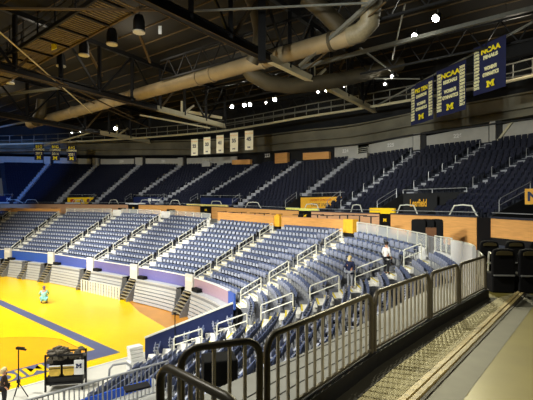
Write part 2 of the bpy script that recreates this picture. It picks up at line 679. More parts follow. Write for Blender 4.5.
# three-point area
arc = [ct(1.65, 1.35, .010)]
uc, vc, rr = 2.9, 7.9, 7.0
a0 = math.acos((vc - 1.35) / rr)
for k in range(41):
    a = a0 + (math.pi - 2 * a0) * k / 40
    arc.append(ct(uc + rr * math.sin(a), vc - rr * math.cos(a), .010))
arc.append(ct(1.65, 14.45, .010))
MB().add(arc, [tuple(range(len(arc)))]).build('three_point_area', court_o, crt)
ln = MB()
for p, q in zip(arc, arc[1:]):
    ln.beam(p + V3(0, 0, .002), q + V3(0, 0, .002), .06, .004)
ln.build('three_point_line', mat('court_line', (150, 100, 30), .4), crt)
wl = MB()
crect(wl, -1.12, -1.0, -5, 22, .006)
wl.build('edge_line', white_paint, crt)
# the letters run along the baseline, tops towards the stands behind it
text('lettering', 'MICHIGAN', 1.75, ct(.82, 7.6, .016), CV, -CU, court_y, crt, depth=.001, bold=.04, sx=.85)

# ---------------------------------------------------------------- front of the lower bowl
def inward(f, g, s, d):
    """f(s) moved d metres towards the court"""
    a, b = f(s), g(s)
    t = f(s + .02) - f(s - .02)
    n = V3(-t.y, t.x, 0).normalized()
    if n.dot((a - b) * 1.0) < 0:
        n = -n
    return V3(a.x + n.x * d, a.y + n.y * d, a.z)


fas_m = {-1: blue_fascia, 0: blue_fascia, 1: blue_fascia, 2: mat('indigo_fascia', (72, 88, 160), .45, var=.06), 3: purple_fascia, 4: purple_fascia, 5: pink_fascia}
fas_n = {-1: 'royal blue', 0: 'royal blue', 1: 'royal blue', 2: 'indigo', 3: 'violet', 4: 'violet', 5: 'mauve'}
for i in range(0, 6):
    ss = frange(i + (.09), i + (.91 if i < 5 else .80), 10)
    A = [inward(LB, LT, s, .12) for s in ss]
    z1 = [p.z + .72 for p in A]
    z0 = [2.18 for p in A]
    o = MB().wall(A, z0, z1, .12).build('fascia_panel', fas_m[i])
    tag(o, ['royal blue curved fascia panel, leftmost along the front of the lower stand', 'royal blue fascia panel between the first and second white front posts',
            'indigo blue fascia panel under the stand above the floor barrier', 'violet fascia panel in the middle of the lower stand front',
            'violet fascia panel next to the mauve one on the stand front', 'mauve fascia panel curving into the corner of the court'][i], 'panel', 'fascia panels round the lower stand')
    cap = MB().wall(A, [z + .0 for z in z1], [z + .07 for z in z1], .2)
    cap.build('cap_rail', white_paint, o)
ss = frange(5.81, 5.97, 6)
A = [inward(LB, LT, s, .12) for s in ss]
tag(MB().wall(A, 2.0, [p.z + .72 for p in A], .14).build('fascia_panel', blue_fascia), 'short blue fascia panel at the corner beside the navy side wall', 'panel', 'fascia panels round the lower stand')
struct(MB().wall([inward(LB, LT, s, -.1) for s in frange(-1, 5.95, 70)], 0, 2.3, .1).build('wall_stand_front', dark_wall))
for i in range(0, 6):
    p = inward(LB, LT, i, .16)
    t = LB(i + .02) - LB(i - .02)
    a = math.atan2(t.y, t.x)
    o = MB().box((p.x, p.y, p.z + .25), (1.25, .25, 1.45), a).build('front_post', post_paint, bevel=.02)
    MB().box((p.x, p.y, p.z + .55), (.9, .29, .3), a).build('recess_plate', pale_step, o)
    tag(o, f'white boxed post closing the foot of the {ORD[i + 1]} lower aisle from the left', 'post', 'white posts at the aisle feet')

# retracted bleachers
for i in range(0, 6):
    segs = [(i + .14, i + .86)]
    if i == 1:
        segs = [(1.14, 1.42), (1.56, 1.86)]
    if i == 0:
        segs = [(.14, .86)]
    if i == 5:
        segs = [(5.16, 5.97)]
    for sg in segs:
        ss = frange(sg[0], sg[1], 10)
        o = thing('retracted_bleacher', V3(*inward(LB, LT, sum(sg) / 2, .8).xy, 0),
                  {0: 'grey retracted bleacher bank at the far left end of the court', 1: 'grey retracted bleacher bank behind the person in teal' if sg[0] < 1.3 else 'short grey bleacher bank between two dark stairs, left of centre',
                   2: 'grey retracted bleacher bank under the indigo fascia panel', 3: 'grey retracted bleacher bank behind the white floor barrier', 4: 'grey retracted bleacher bank below the rightmost violet fascia panel',
                   5: 'grey retracted bleacher bank below the mauve fascia, at the court corner'}[i], 'bleacher', 'retracted bleacher banks')
        core = MB().wall([inward(LB, LT, s, .55) for s in ss], 0.0, 2.0, .5)
        core.build('core', bleach_gap, o)
        for k in range(7):
            A = [inward(LB, LT, s, 1.05 - .05 * k) for s in ss]
            MB().wall(A, .06 + .3 * k, .06 + .3 * k + .235, .08).build('riser_board', bleach, o)
        MB().wall([inward(LB, LT, s, .42) for s in ss], 2.1, 2.16, .8).build('folded_deck', bleach, o)
for i, s in enumerate([0.0, 1.0, 1.49, 2.0, 3.0, 4.0, 5.0]):
    p = inward(LB, LT, s, .2)
    q = inward(LB, LT, s, 1.2)
    n = (q - p).normalized()
    t = V3(-n.y, n.x, 0)
    w = .45 if i == 2 else .62
    o = thing('bleacher_stair', V3(q.x, q.y, 0), ['dark open stair at the far left end of the bleachers', 'dark open stair below the second white front post',
              'dark wedge stair between two short bleacher banks', 'dark open stair behind the person in teal', 'dark open stair below the indigo and violet fascia joint',
              'dark open stair at the right end of the white floor barrier', 'dark open stair beside the corner bleacher bank'][i], 'stair', 'stairs between the bleacher banks')
    tm = MB()
    for k in range(7):
        b = p + n * (1.25 - .16 * k)
        tm.prism([V3(b.x, b.y, .26 * (k + 1)) + t * -w, V3(b.x, b.y, .26 * (k + 1)) + t * w, V3(b.x, b.y, .26 * (k + 1)) + t * w - n * .2, V3(b.x, b.y, .26 * (k + 1)) - t * w - n * .2], (0, 0, .05))
    tm.build('tread_run', tan_step, o)
    for sg in (-1, 1):
        a = V3(p.x, p.y, 0) + t * (w + .03) * sg
        MB().prism([a, a + n * 1.3, a + n * 1.3 + V3(0, 0, .26), a + V3(0, 0, 2.1)], t * .05 * sg).build('stringer', bleach_gap, o)
    MB().wall([p + t * -w, p + t * w], 0, 2.0, .05).build('back_board', black, o)
for k, s in enumerate([1.12, 2.2, 3.22, 4.2, 5.2]):
    p = inward(LB, LT, s, .45)
    o = MB().box((p.x, p.y, 2.32), (1.0, .5, .32), .3, mtx=Matrix.Rotation(math.atan2(LB(s + .1).y - LB(s - .1).y, LB(s + .1).x - LB(s - .1).x), 4, 'Z')).build('equipment_case', black_cloth, bevel=.05)
    tag(o, f'black case lying on the folded bleachers right of the {ORD[k + 2]} front post', 'case', 'black cases on the bleachers')

# white slatted barrier standing on the floor before the bleachers
A = [inward(LB, LT, s, 1.45) for s in frange(3.05, 3.92, 12)]
fb = thing('floor_barrier', V3(A[6].x, A[6].y, 0), 'low white slatted barrier standing on the floor before the bleachers', 'barrier')
tb = MB().tube([V3(p.x, p.y, 1.25) for p in A], .03, 6)
tb.build('top_rail', rail_white, fb)
MB().tube([V3(p.x, p.y, .12) for p in A], .03, 6).build('bottom_rail', rail_white, fb)
for s in frange(3.05, 3.92, 14):
    p = inward(LB, LT, s, 1.45)
    MB().box((p.x, p.y, .62), (.16, .06, 1.24)).build('slat', rail_white, fb)

# navy side wall of the end risers, sloping with the stair
nA, nB = V3(-7.17, 24.25, 0), V3(-2.0, 24.55, 0)
struct(MB().prism([V3(nA.x, nA.y, 0), V3(nB.x, nB.y, 0), V3(nB.x, nB.y, 3.3), V3(nA.x, nA.y, 1.33)], (0.02, -.12, 0)).build('wall_riser_side', navy), 'navy vinyl side wall sloping up beside the end seats')
mb = MB()
mb.beam(V3(nA.x, nA.y - .06, 1.36), V3(nB.x, nB.y - .06, 3.34), .2, .08)
struct(mb.build('trim_1', rail_white))

# ---------------------------------------------------------------- ring walkway and its two walls
def offs(f, s, d, z=None):
    a = f(s)
    t = f(s + .02) - f(s - .02)
    n = V3(t.y, -t.x, 0).normalized()      # right of travel = towards the camera side for the far stands
    return V3(a.x - n.x * d, a.y - n.y * d, a.z if z is None else z)


ss = frange(-1, 7.6, 120)
struct(MB().strip([RIM(s) for s in ss], [WT(s) + V3(0, 0, RIM(s).z - WT(s).z) for s in ss]).build('floor_walkway', concrete))


def seg_wall(name, f, s0, s1, dz0, dz1, th, m, d=0.0, n=12, zf=None):
    A = [offs(f, s, d) for s in frange(s0, s1, n)]
    return MB().wall(A, [p.z + dz0 for p in A], [p.z + dz1 for p in A], th).build(name, m)


# lower parapet (on the rim of the lower bowl)
for k, (a, b) in enumerate([(-1, .97), (4.06, 4.94), (5.06, 5.93)]):
    o = struct(seg_wall('wall_rim', RIM, a, b, .28 if k else .02, 1.18 if k else .85, .12, wood))
    A = [offs(RIM, s, 0) for s in frange(a, b, 14)]
    MB().wall(A, [p.z - .1 for p in A], [p.z + .28 for p in A], .16).build('kerb', grey_wall, o)
    MB().wall(A, [p.z + (1.18 if k else .85) for p in A], [p.z + (1.22 if k else .89) for p in A], .2).build('cap', wood_pink, o)
glass_m = mat('railing_glass', (205, 210, 212), .12, spec=.5, alpha=.38, var=.02)


def glass_rail(s0, s1, label, n, h=.95, kerb=.3, white=False):
    ss = frange(s0, s1, n)
    A = [offs(RIM, s, 0) for s in ss]
    o = thing('glass_railing', A[len(A) // 2], label, 'railing')
    fine = [offs(RIM, s, 0) for s in frange(s0, s1, n * 3)]
    MB().wall(fine, [p.z - .75 for p in fine], [p.z + kerb for p in fine], .16).build('kerb', white_paint, o)
    MB().tube([V3(p.x, p.y, p.z + h) for p in fine], .035, 6).build('top_rail', rail_white, o)
    for p in A:
        MB().box((p.x, p.y, p.z + h / 2 + .1), (.06, .06, h - .2)).build('post', rail_white, o)
    for p, q in zip(A, A[1:]):
        d = (q - p).normalized() * .06
        MB().wall([p + d, q - d], [p.z + kerb + .05, q.z + kerb + .05], [p.z + h - .06, q.z + h - .06], .02).build('glass_pane', glass_m, o)
    return o


glass_rail(1.08, 1.9, 'low glass railing on the rim right of the first far aisle, below the yellow sign', 5)
glass_rail(2.1, 2.9, 'low glass railing on the rim between the two white usher boxes', 5)
glass_rail(3.1, 3.92, 'low glass railing on the rim left of the long wooden parapet', 5)
glass_rail(6.1, 6.94, 'white glass railing curving along the rim behind the person in white', 7, 1.1, .35)
glass_rail(7.07, 7.36, 'short white glass railing right of the corner gate opening', 3, 1.1, .35)
# white solid panels after it
for k, (a, b) in enumerate([(7.37, 7.62), (7.63, 7.9)]):
    o = seg_wall('barrier_panel', RIM, a, b, -.7, 1.0, .1, white_paint)
    tag(o, ['white solid barrier panel joined to the short glass railing', 'white solid barrier panel at the upper end of the bronze railing'][k], 'panel')
    A = [offs(RIM, s, 0) for s in frange(a, b, 6)]
    MB().tube([V3(p.x, p.y, p.z + 1.02) for p in A], .03, 6).build('top_rail', rail_white, o)
# gate in the opening at the seventh aisle
g = thing('gate', offs(RIM, 7, 0), 'narrow white slatted gate between the two glass railings in the corner', 'gate')
for s in frange(6.955, 7.055, 5):
    p = offs(RIM, s, 0)
    MB().box((p.x, p.y, p.z + .5), (.04, .04, 1.0)).build('bar', rail_grey, g)
A = [offs(RIM, s, 0) for s in (6.955, 7.0, 7.055)]
MB().tube([V3(p.x, p.y, p.z + 1.02) for p in A], .03, 6).build('top_rail', rail_grey, g)

# yellow boxes at the aisle heads
for s, lab, w in ((4.995, 'small yellow usher box with dark base on the rim by the wooden parapet', .75), (6.0, 'large yellow usher box with dark base where parapet meets glass railing', 1.15)):
    p = offs(RIM, s, .1)
    t = LT(s + .1) - LT(s - .1)
    a = math.atan2(t.y, t.x)
    o = thing('usher_box', p, lab, 'box', 'yellow usher boxes')
    MB().box((p.x, p.y, p.z + .12), (w, .5, .24), a).build('base', black, o)
    MB().box((p.x, p.y, p.z + .75), (w, .52, 1.02), a).build('cover', gold_sign, o, bevel=.04)
    if w < 1:
        MB().box((p.x, p.y, p.z + 1.33), (w * .5, .4, .16), a).build('lid', gold_sign, o, bevel=.03)
for s, lab in ((2.0, 'white usher enclosure at the head of the third lower aisle'), (3.0, 'white usher enclosure at the head of the fourth lower aisle')):
    p = offs(RIM, s, .25)
    t = LT(s + .1) - LT(s - .1)
    a = math.atan2(t.y, t.x)
    tx_ = t.normalized()
    o = MB().box((p.x, p.y, p.z + .42), (1.7, .5, .84), a).build('usher_enclosure', white_paint, bevel=.04)
    tag(o, lab, 'enclosure', 'white usher enclosures')
    for k in (-1, 0, 1):
        q = offs(RIM, s, .9) + tx_ * (.56 * k)
        c = thing('folding_chair', q, f'black folding chair, {["left", "middle", "right"][k + 1]} of three behind the {"left" if s == 2 else "right"} white usher enclosure', 'chair', 'black chairs behind the enclosures')
        MB().box((q.x, q.y, q.z + .85), (.5, .06, .5), a).build('backrest', black_cloth, c, bevel=.05)
        MB().box((q.x, q.y, q.z + .45), (.5, .45, .06), a).build('seat', black_cloth, c, bevel=.02)
        for ex in (-.22, .22):
            MB().beam(q + tx_ * ex, q + tx_ * ex + V3(0, 0, .9), .03).build('leg', steel_black, c)

# rear wall of the walkway: maple panels with dark door bays
BAYS = [(128.5, 139, 0), (200.5, 212, 1), (299, 312, 1), (380, 391.5, 2), (477.5, 492, 3)]
cuts = [(find_px(WT, a), find_px(WT, b), k) for a, b, k in BAYS]
pts = [-1] + [x for c in cuts for x in c[:2]] + [9]
for k in range(0, len(pts), 2):
    a, b = pts[k], pts[k + 1]
    A = [WT(s) for s in frange(a, b, 24)]
    zb = [RIM(s).z for s in frange(a, b, 24)]
    if k == 10:
        zb = [7.3] * 25
    o = struct(MB().wall(A, zb, [p.z for p in A], .16).build('wall_walkway_rear', wood if k >= 8 or k in (2, 4) else wood_pink))
    MB().wall(A, [p.z for p in A], [p.z + .1 for p in A], .3).build('cap', navy_iron, o)
    MB().tube([V3(p.x, p.y, p.z + .32) for p in A], .025, 5).build('cap_rail', rail_grey, o)
    if k == 10:
        A2 = [WT(s) for s in frange(a, b, 24)]
        MB().wall(A2, 6.9, 7.3, .1).build('plinth', black, o)
for a, b, kk in cuts:
    p, q = WT(a), WT(b)
    zb = RIM((a + b) / 2).z
    o = MB().wall([p, q], zb, p.z + .02, .1).build('door_bay_panel', black_glass)
    lab = {128.5: 'small black board on the walkway wall below the dark tunnel', 200.5: 'black door bay in the walkway wall left of the yellow ledge',
           299: 'black board on the walkway wall under the yellow tunnel sign', 380: 'black wall board with yellow block letter by the glass railing', 477.5: 'tall black gap panel between two maple wall panels'}
    tag(o, lab[[x[0] for x in BAYS][cuts.index((a, b, kk))]], 'board', 'black boards in the walkway wall')
    c = (p + q) / 2
    xd = (q - p).normalized()
    xd.z = 0
    n = xd.cross(V3(0, 0, 1))
    if kk == 3:
        continue
    mm = MB()
    block_m(mm, V3(c.x, c.y, p.z - .5) + n * .06, xd, (0, 0, 1), .4, .26, .02)
    mm.build('letter_mark', maize, o)
    tl = MB()
    cc = V3(c.x, c.y, p.z - 1.0) + n * .065
    tl.prism([cc - xd * .4 - V3(0, 0, .05), cc + xd * .4 - V3(0, 0, .05), cc + xd * .4 + V3(0, 0, .05), cc - xd * .4 + V3(0, 0, .05)], n * .01)
    tl.build('caption_strip', grey_wall, o)
# pale ledges below the tunnels (the bright front kerbs)
# ---------------------------------------------------------------- tunnels in the upper stand
NAMES = ['at the far left edge', 'second from the left', 'left of the navy blank one', 'with the blank navy wall', 'right of the blank navy one', 'behind the glass railing', 'at the right edge']
for k, (a, b, n) in enumerate(TUNS):
    nn = math.ceil(n)
    f = nn / NU
    zt = lambda s: UB(s).z + (UT(s).z - UB(s).z) * f
    ss = frange(a, b, 8)
    bk = [UB(s).lerp(UT(s), f) for s in ss]
    fr = [UB(s) for s in ss]
    zf = LT(min(8, max(-1, find_px(LT, pxof(UB((a + b) / 2))[0])))).z
    zf = UB((a + b) / 2).z - 1.0
    o = struct(MB().wall(bk, zf, [p.z + .12 for p in bk], .1).build('wall_tunnel', navy if k in (0, 2, 3) else dark_wall))
    for s in (a, b):
        p, q = UB(s), UB(s).lerp(UT(s), f)
        d = (LB(1) - LB(1)) if False else V3(0, 0, 0)
        t = (UB(s + .01) - UB(s - .01))
        t.z = 0
        t = t.normalized() * .06
        MB().prism([V3(p.x, p.y, zf), V3(q.x, q.y, zf), V3(q.x, q.y, q.z + .1), V3(p.x, p.y, p.z + .2)], t).build('side_wall', dark_wall, o)
    MB().strip([V3(p.x, p.y, zf) for p in fr], [V3(p.x, p.y, zf) for p in bk]).build('tunnel_floor', dark_wall, o)
    # guard rail over the back wall and one at each side
    r = thing('tunnel_rail', bk[4], f'pale pipe rail topping the tunnel mouth {NAMES[k]}', 'rail', 'rails above the tunnel mouths')
    MB().tube([V3(p.x, p.y, p.z + .45) for p in bk], .035, 6).build('top_rail', rail_grey, r)
    for i in (0, 4, 8):
        MB().tube([bk[i], bk[i] + V3(0, 0, .45)], .03, 6).build('post', rail_grey, r)
    for i, s in enumerate((a, b)):
        if (k == 0 and i == 0) or (k >= 5 and i == 1):
            continue
        p, q = UB(s).lerp(UT(s), .04), UB(s).lerp(UT(s), f * .8)
        r = thing('tunnel_side_rail', p, f'sloping pipe rail, {"left" if i == 0 else "right"} side of the tunnel {NAMES[k]}', 'rail', 'side rails of the tunnel mouths')
        for h, nm in ((.95, 'top_rail'), (.55, 'mid_rail')):
            MB().tube([p + V3(0, 0, h - .25 * (h > .9)), p.lerp(q, .06) + V3(0, 0, h), q + V3(0, 0, h)], .022, 6).build(nm, rail_grey, r)
        for e in (0.02, .98):
            MB().tube([p.lerp(q, e), p.lerp(q, e) + V3(0, 0, .9)], .03, 6).build('post', rail_grey, r)
    # white bent rail of the seats beside the tunnel front
    m = a + (b - a) * .72 if k not in (0,) else b + .12
    hw = 1.15 * (b - a) / max(.2, (fr[-1] - fr[0]).length)
    sA, sB = m - hw, m + hw
    base = [UB(sA), UB(sA + .35 * hw), UB(m), UB(sB - .35 * hw), UB(sB)]
    hh = [.15, .85, .9, .85, .15]
    r = MB().tube([V3(p.x * .997, p.y * .997, p.z + h) for p, h in zip(base, hh)], .05, 7).build('bent_rail', rail_white, smooth=True)
    tag(r, f'white bent pipe rail in front of the tunnel mouth {NAMES[k]}', 'rail', 'bent rails on the upper stand edge')
for s, lab in ((2.55, 'white bent pipe rail midway between the yellow tunnel sign and dark tunnel'), (5.55, 'white bent pipe rail left of the blank navy tunnel'), (9.55, 'white bent pipe rail above pale panel, left of black lettered board'),
               (7.35, 'white bent pipe rail left of the gold tunnel sign'), (11.55, 'white bent pipe rail at the right end of the long maple panel'), (1.45, 'white bent pipe rail left of the yellow three-emblem sign'), (3.6, 'white bent pipe rail just left of the dark tunnel')):
    hw = .16
    base = [UB(s + x * hw) for x in (-1, -.6, 0, .6, 1)]
    hh = [.15, .85, .9, .85, .15]
    r = MB().tube([V3(p.x * .996, p.y * .996, p.z + h) for p, h in zip(base, hh)], .05, 7).build('bent_rail', rail_white, smooth=True)
    tag(r, lab, 'rail', 'bent rails on the upper stand edge')


def sign_frame(k, u0, u1, v0, v1):
    """corner points on the back wall of tunnel k, u along the wall 0..1, heights above the tunnel floor as fractions"""
    a, b, n = TUNS[k]
    f = math.ceil(n) / NU
    p, q = UB(a).lerp(UT(a), f), UB(b).lerp(UT(b), f)
    zf = UB((a + b) / 2).z - 1.0
    zt = (p.z + q.z) / 2
    xd = q - p
    W = xd.xy.length
    xd.z = 0
    xd.normalize()
    n_ = xd.cross(V3(0, 0, 1))
    z0, z1 = zf + (zt - zf) * v0, zf + (zt - zf) * v1
    A = V3(p.x, p.y, z0) + xd * (W * u0) + n_ * .3
    return A, xd, n_, W * (u1 - u0), z1 - z0


def sign(k, u0, u1, v0, v1, m, label):
    A, xd, n, w, h = sign_frame(k, u0, u1, v0, v1)
    z = V3(0, 0, 1)
    o = MB().prism([A, A + xd * w, A + xd * w + z * h, A + z * h], n * .06).build('tunnel_sign', m)
    tag(o, label, 'sign')
    return o, A + n * .07, xd, n, w, h


Z = V3(0, 0, 1)
o, A, xd, n, w, h = sign(1, .04, .98, .50, .98, maize, 'yellow tunnel sign carrying three dark round emblems')
for i, x in enumerate((.2, .55, .8)):
    c = A + xd * (w * x) + Z * (h * .5)
    mm = MB()
    mm.prism([c + xd * (math.cos(t * .5236) * h * (.5 if i == 0 else .33)) + Z * (math.sin(t * .5236) * h * .28) for t in range(12)], n * .02)
    mm.build('emblem', orange_ink if i == 0 else mat('brown_ink', (110, 60, 60), .6), o)
o, A, xd, n, w, h = sign(4, .06, .99, .52, .98, gold_sign, 'orange-yellow tunnel sign with two lines of lettering')
text('lettering', 'UNIVERSITY OF MICHIGAN', h * .3, A + xd * w / 2 + Z * h * .73, xd, Z, orange_ink, o, sx=.62 * w / (h * 4.6) * 1.05)
text('lettering', 'CREDIT UNION', h * .42, A + xd * w / 2 + Z * h * .3, xd, Z, navy, o, sx=w / (h * 4.6) * .72)
o, A, xd, n, w, h = sign(2, .5, .88, .72, .96, navy, 'navy tunnel sign with a white square mark and white lettering')
mm = MB().prism([A + xd * a + Z * b for a, b in ((w * .03, h * .05), (w * .25, h * .05), (w * .25, h * .95), (w * .03, h * .95))], n * .015)
mm.build('square_mark', white_paint, o)
MB().prism([A + xd * a + Z * b for a, b in ((w * .34, h * .2), (w * .97, h * .2), (w * .97, h * .85), (w * .66, h * .62), (w * .34, h * .85))], n * .015).build('lettering', white_paint, o)
o, A, xd, n, w, h = sign(0, .3, .98, .5, .96, navy, 'navy tunnel sign with pale round figures at the far left')
text('lettering', '99', h * .95, A + xd * w * .8 + Z * h * .48, xd, Z, white_paint, o, bold=.03)
o, A, xd, n, w, h = sign(5, .12, .62, .5, .95, dark_wall, 'dark tunnel sign with sprawling gold script lettering')
text('lettering', 'Learfield', h * .7, A + xd * w * .4 + Z * h * .5, xd, Z, gold_sign, o, bold=.02, sx=.62)
A, xd = P(524.8, 204.5, 23.0), V3(.8, -.6, 0)
n, w, h = xd.cross(Z), 2.2, .88
o = MB().prism([A, A + xd * w, A + xd * w + Z * h, A + Z * h], n * -.06).build('tunnel_sign', gold_sign)
tag(o, 'gold tunnel sign with a dark capital letter at the right edge', 'sign')
A = A + n * .01
text('lettering', 'NORTH', h * .8, A + xd * w * .05 + Z * h * .48, xd, Z, navy, o, bold=.03, align='LEFT')

# yellow and pale ledges at the tunnel fronts
for k, u0, u1, m, lab in ((0, .0, 1.0, white_paint, 'white ledge strip under the tunnel sign at far left'), (1, .2, .75, white_paint, 'short white ledge below the three-emblem yellow sign'),
                          (2, .1, .72, white_paint, 'white ledge strip below the dark tunnel sign'), (3, 0, .98, mat('cream_ledge', (244, 222, 130), .6), 'long cream ledge below the blank navy tunnel wall'),
                          (4, .1, .88, mat('lemon_ledge', (236, 232, 120), .6), 'pale lemon ledge below the orange-yellow tunnel sign'), (5, -.02, .5, maize, 'bright yellow padded ledge below the gold script sign')):
    a, b, n_ = TUNS[k]
    A = [UB(a + (b - a) * u) * 1.0 for u in frange(u0, u1, 6)]
    A = [V3(p.x * .994, p.y * .994, p.z) for p in A]
    o = MB().wall(A, [p.z + .02 for p in A], [p.z + (.42 if k != 5 else .62) for p in A], .18).build('ledge', m, bevel=.02)
    tag(o, lab, 'ledge')

# ---------------------------------------------------------------- upper aisle posts
for i in range(1, 13):
    r0 = 4 if any(a - .05 < i < b + .05 for a, b, n in TUNS) else 0
    rows = [r for r in range(r0 + 1, NU, 2)]
    for q, r in enumerate(rows):
        b, t = UB(i), UT(i)
        p = b.lerp(t, r / NU)
        p.z = b.z + (t.z - b.z) * r / NU
        d = (t - b)
        d.z = 0
        d.normalize()
        o = MB()
        o.tube([p, p + Z * .86, p + Z * .9 + d * .05, p + Z * .9 + d * .2], .026, 6)
        o = o.build('aisle_handrail', rail_grey, smooth=True)
        tag(o, f'grey looped aisle post, {ORD[q + 1]} up on the {ORD[i]} upper aisle from left', 'handrail', 'aisle posts of the upper stand')

# ---------------------------------------------------------------- back of the upper stand
ss = frange(-1, 14, 120)
top = lambda s: UT(s)
back = [V3(UT(s).x * 1.03, UT(s).y * 1.03, UT(s).z) for s in ss]
struct(MB().wall(back, [p.z - 3 for p in back], 27.5, .3).build('wall_rear', dark_wall))
struct(MB().strip([UT(s) for s in ss], [V3(p.x, p.y, p.z) for p in back]).build('floor_rear_walkway', dark_wall))


def upx(px):
    return find_px(UT, px, -.9, 13.5)


def up_wall(px0, px1, h0, h1, m, name='wall_rear_panel', th=.2, kind=True, dz=0):
    a, b = upx(px0), upx(px1)
    A = [UT(s) for s in frange(a, b, 8)]
    H = frange(h0, h1, 8)
    o = MB().wall(A, [p.z + dz for p in A], [p.z + dz + h for p, h in zip(A, H)], th).build(name, m)
    if kind:
        struct(o)
    return o, a, b


def number(o, px, s, h, size):
    sx = upx(px)
    p = UT(sx)
    xd = UT(sx + .05) - UT(sx - .05)
    xd.z = 0
    xd.normalize()
    n = xd.cross(Z)
    text('lettering', s, size, V3(p.x, p.y, p.z + h) + n * .14, xd, Z, white_paint, o, bold=.02)


for a, b, h0, h1, nums in ((-40, 43, 1.4, 1.4, ()), (54, 91, 1.35, 1.3, ()), (101, 134, 1.3, 1.3, ((122, '220'),)), (146, 178, 1.35, 1.35, ((164, '221'),)), (187, 237, 1.4, 1.5, ((207, '222'),)),
                           (335, 358, 1.9, 1.9, ((346, '224'),)), (369, 413, 1.65, 1.9, ((391, '225'),)), (427, 489, 1.55, 1.95, ((458, '226'),)), (503, 566, 1.7, 2.2, ((548, '227'),))):
    o, _, _ = up_wall(a, b, h0, h1, grey_wall)
    for px, s in nums:
        number(o, px, s, (h0 + h1) / 2 * .62, .62)
for px0, px1, h in ((45, 51, 1.5), (93.5, 98.5, 1.45), (136, 143, 1.5), (178.5, 183.5, 1.5), (414, 421, 2.1), (490.5, 496.5, 2.2)):
    up_wall(px0, px1, h, h, grey_wall, 'pillar_rear', .6)
for px0, px1 in ((51, 53.5), (143.5, 146), (184, 186.5), (421.5, 426.5), (497, 502.5)):
    up_wall(px0, px1, 2.3, 2.3, black, 'gap_rear_dark', .3)  # black slabs put in for the dark gaps between rear panels
# brace beside the dark gap
p, q = UT(upx(498)), UT(upx(513))
tag(MB().beam(p * .995 + Z * .1, q * .995 + Z * 2.0, .22).build('wall_brace', cream_steel), 'pale diagonal steel brace beside the dark gap at upper right', 'brace')
# dark bay with its white number
o, _, _ = up_wall(239, 334, 2.4, 2.4, dark_wall)
number(o, 268, '223', 1.35, .75)
# maple boxes along the top row
for px0, px1, h, dz, lab in ((233, 251, .72, .0, 'leftmost maple counter box on the top row, beside the grey wall'), (276, 288.5, 1.5, -.1, 'tall square maple box on the top row, right of the white number'),
                             (304, 330, .95, .15, 'long maple counter box on the top row, left of the grey wall')):
    a, b = upx(px0), upx(px1)
    A = [UT(s) * .985 + Z * (UT(s).z * .015) for s in frange(a, b, 4)]
    o = MB().wall(A, [p.z + dz for p in A], [p.z + dz + h for p in A], .6).build('counter_box', wood, bevel=.02)
    tag(o, lab, 'box', 'maple boxes on the top row')
    MB().wall(A, [p.z + dz + h for p in A], [p.z + dz + h + .05 for p in A], .7).build('counter_top', wood_pink, o)
for px0, px1, lab in ((203, 211, 'small pale cage box on the top row under the grey wall'), (357.5, 368, 'pale railed booth on the top row right of the numbered grey wall')):
    a, b = upx(px0), upx(px1)
    A = [UT(s) * .985 + Z * (UT(s).z * .015) for s in frange(a, b, 3)]
    o = thing('booth', A[1], lab, 'booth', 'pale booths on the top row')
    MB().wall(A, [p.z - .25 for p in A], [p.z + .5 for p in A], .7).build('lower_panel', grey_wall, o)
    for z in (.75, 1.0, 1.25):
        MB().tube([V3(p.x, p.y, p.z + z) for p in A], .03, 5).build('rail', rail_white, o)
    for p in (A[0], A[-1]):
        MB().tube([p + Z * .4, p + Z * 1.25], .03, 5).build('post', rail_white, o)

# ---------------------------------------------------------------- ring girder, pipes, roof
A = [UT(s) for s in ss]
struct(MB().wall(A, [p.z + 1.9 + max(0, (s - 8)) * .12 for p, s in zip(A, ss)], [p.z + 4.3 + max(0, (s - 8)) * .1 for p, s in zip(A, ss)], .8).build('beam_ring', ring_m))
for dz, th, k in ((1.75, .3, 0), (2.9, 1.1, 1), (4.4, .5, 2)):
    struct(MB().wall([p * .99 for p in A], [p.z + dz for p in A], [p.z + dz + .16 for p in A], th).build('beam_ring_flange', ring_m if k else black))
ringp = lambda s: V3(UT(s).x * .9, UT(s).y * .9, 21.0)
for z, r_, m, lab in ((0, .16, cream_steel, 'long pale lower pipe of the lighting ring round the arena'), (1.6, .07, steel_grey, 'thin upper pipe of the lighting ring round the arena'), (.75, .06, steel_grey, 'thin middle pipe of the lighting ring round the arena')):
    tag(MB().tube([ringp(s) + Z * z for s in ss], r_, 6).build('ring_pipe', m, smooth=True), lab, 'pipe')
k = 0
for s in frange(.2, 13, 52):
    p = ringp(s)
    px = pxof(p)[0]
    if not -5 < px < 540:
        continue
    k += 1
    o = MB().tube([p - Z * .1, p + Z * 1.65], .05, 6).build('ring_upright', steel_grey)
    tag(o, f'slim upright strut of the lighting ring, {ORD[k] if k < len(ORD) else str(k) + "th"} from the left', 'strut', 'uprights of the lighting ring')
roof_z = 26.5
rf = struct(MB().box((-10, 45, roof_z + .15), (170, 130, .3)).build('ceiling', roof_m))
pu = MB()
ud, vd = V3(-.81, .59, 0), V3(.59, .81, 0)
for i in range(-8, 42):
    c = vd * (i * 2.5) + V3(0, 0, roof_z - .12)
    pu.beam(c - ud * 60, c + ud * 100, .06, .12)
pu.build('purlin_lines', purlin_m, rf)

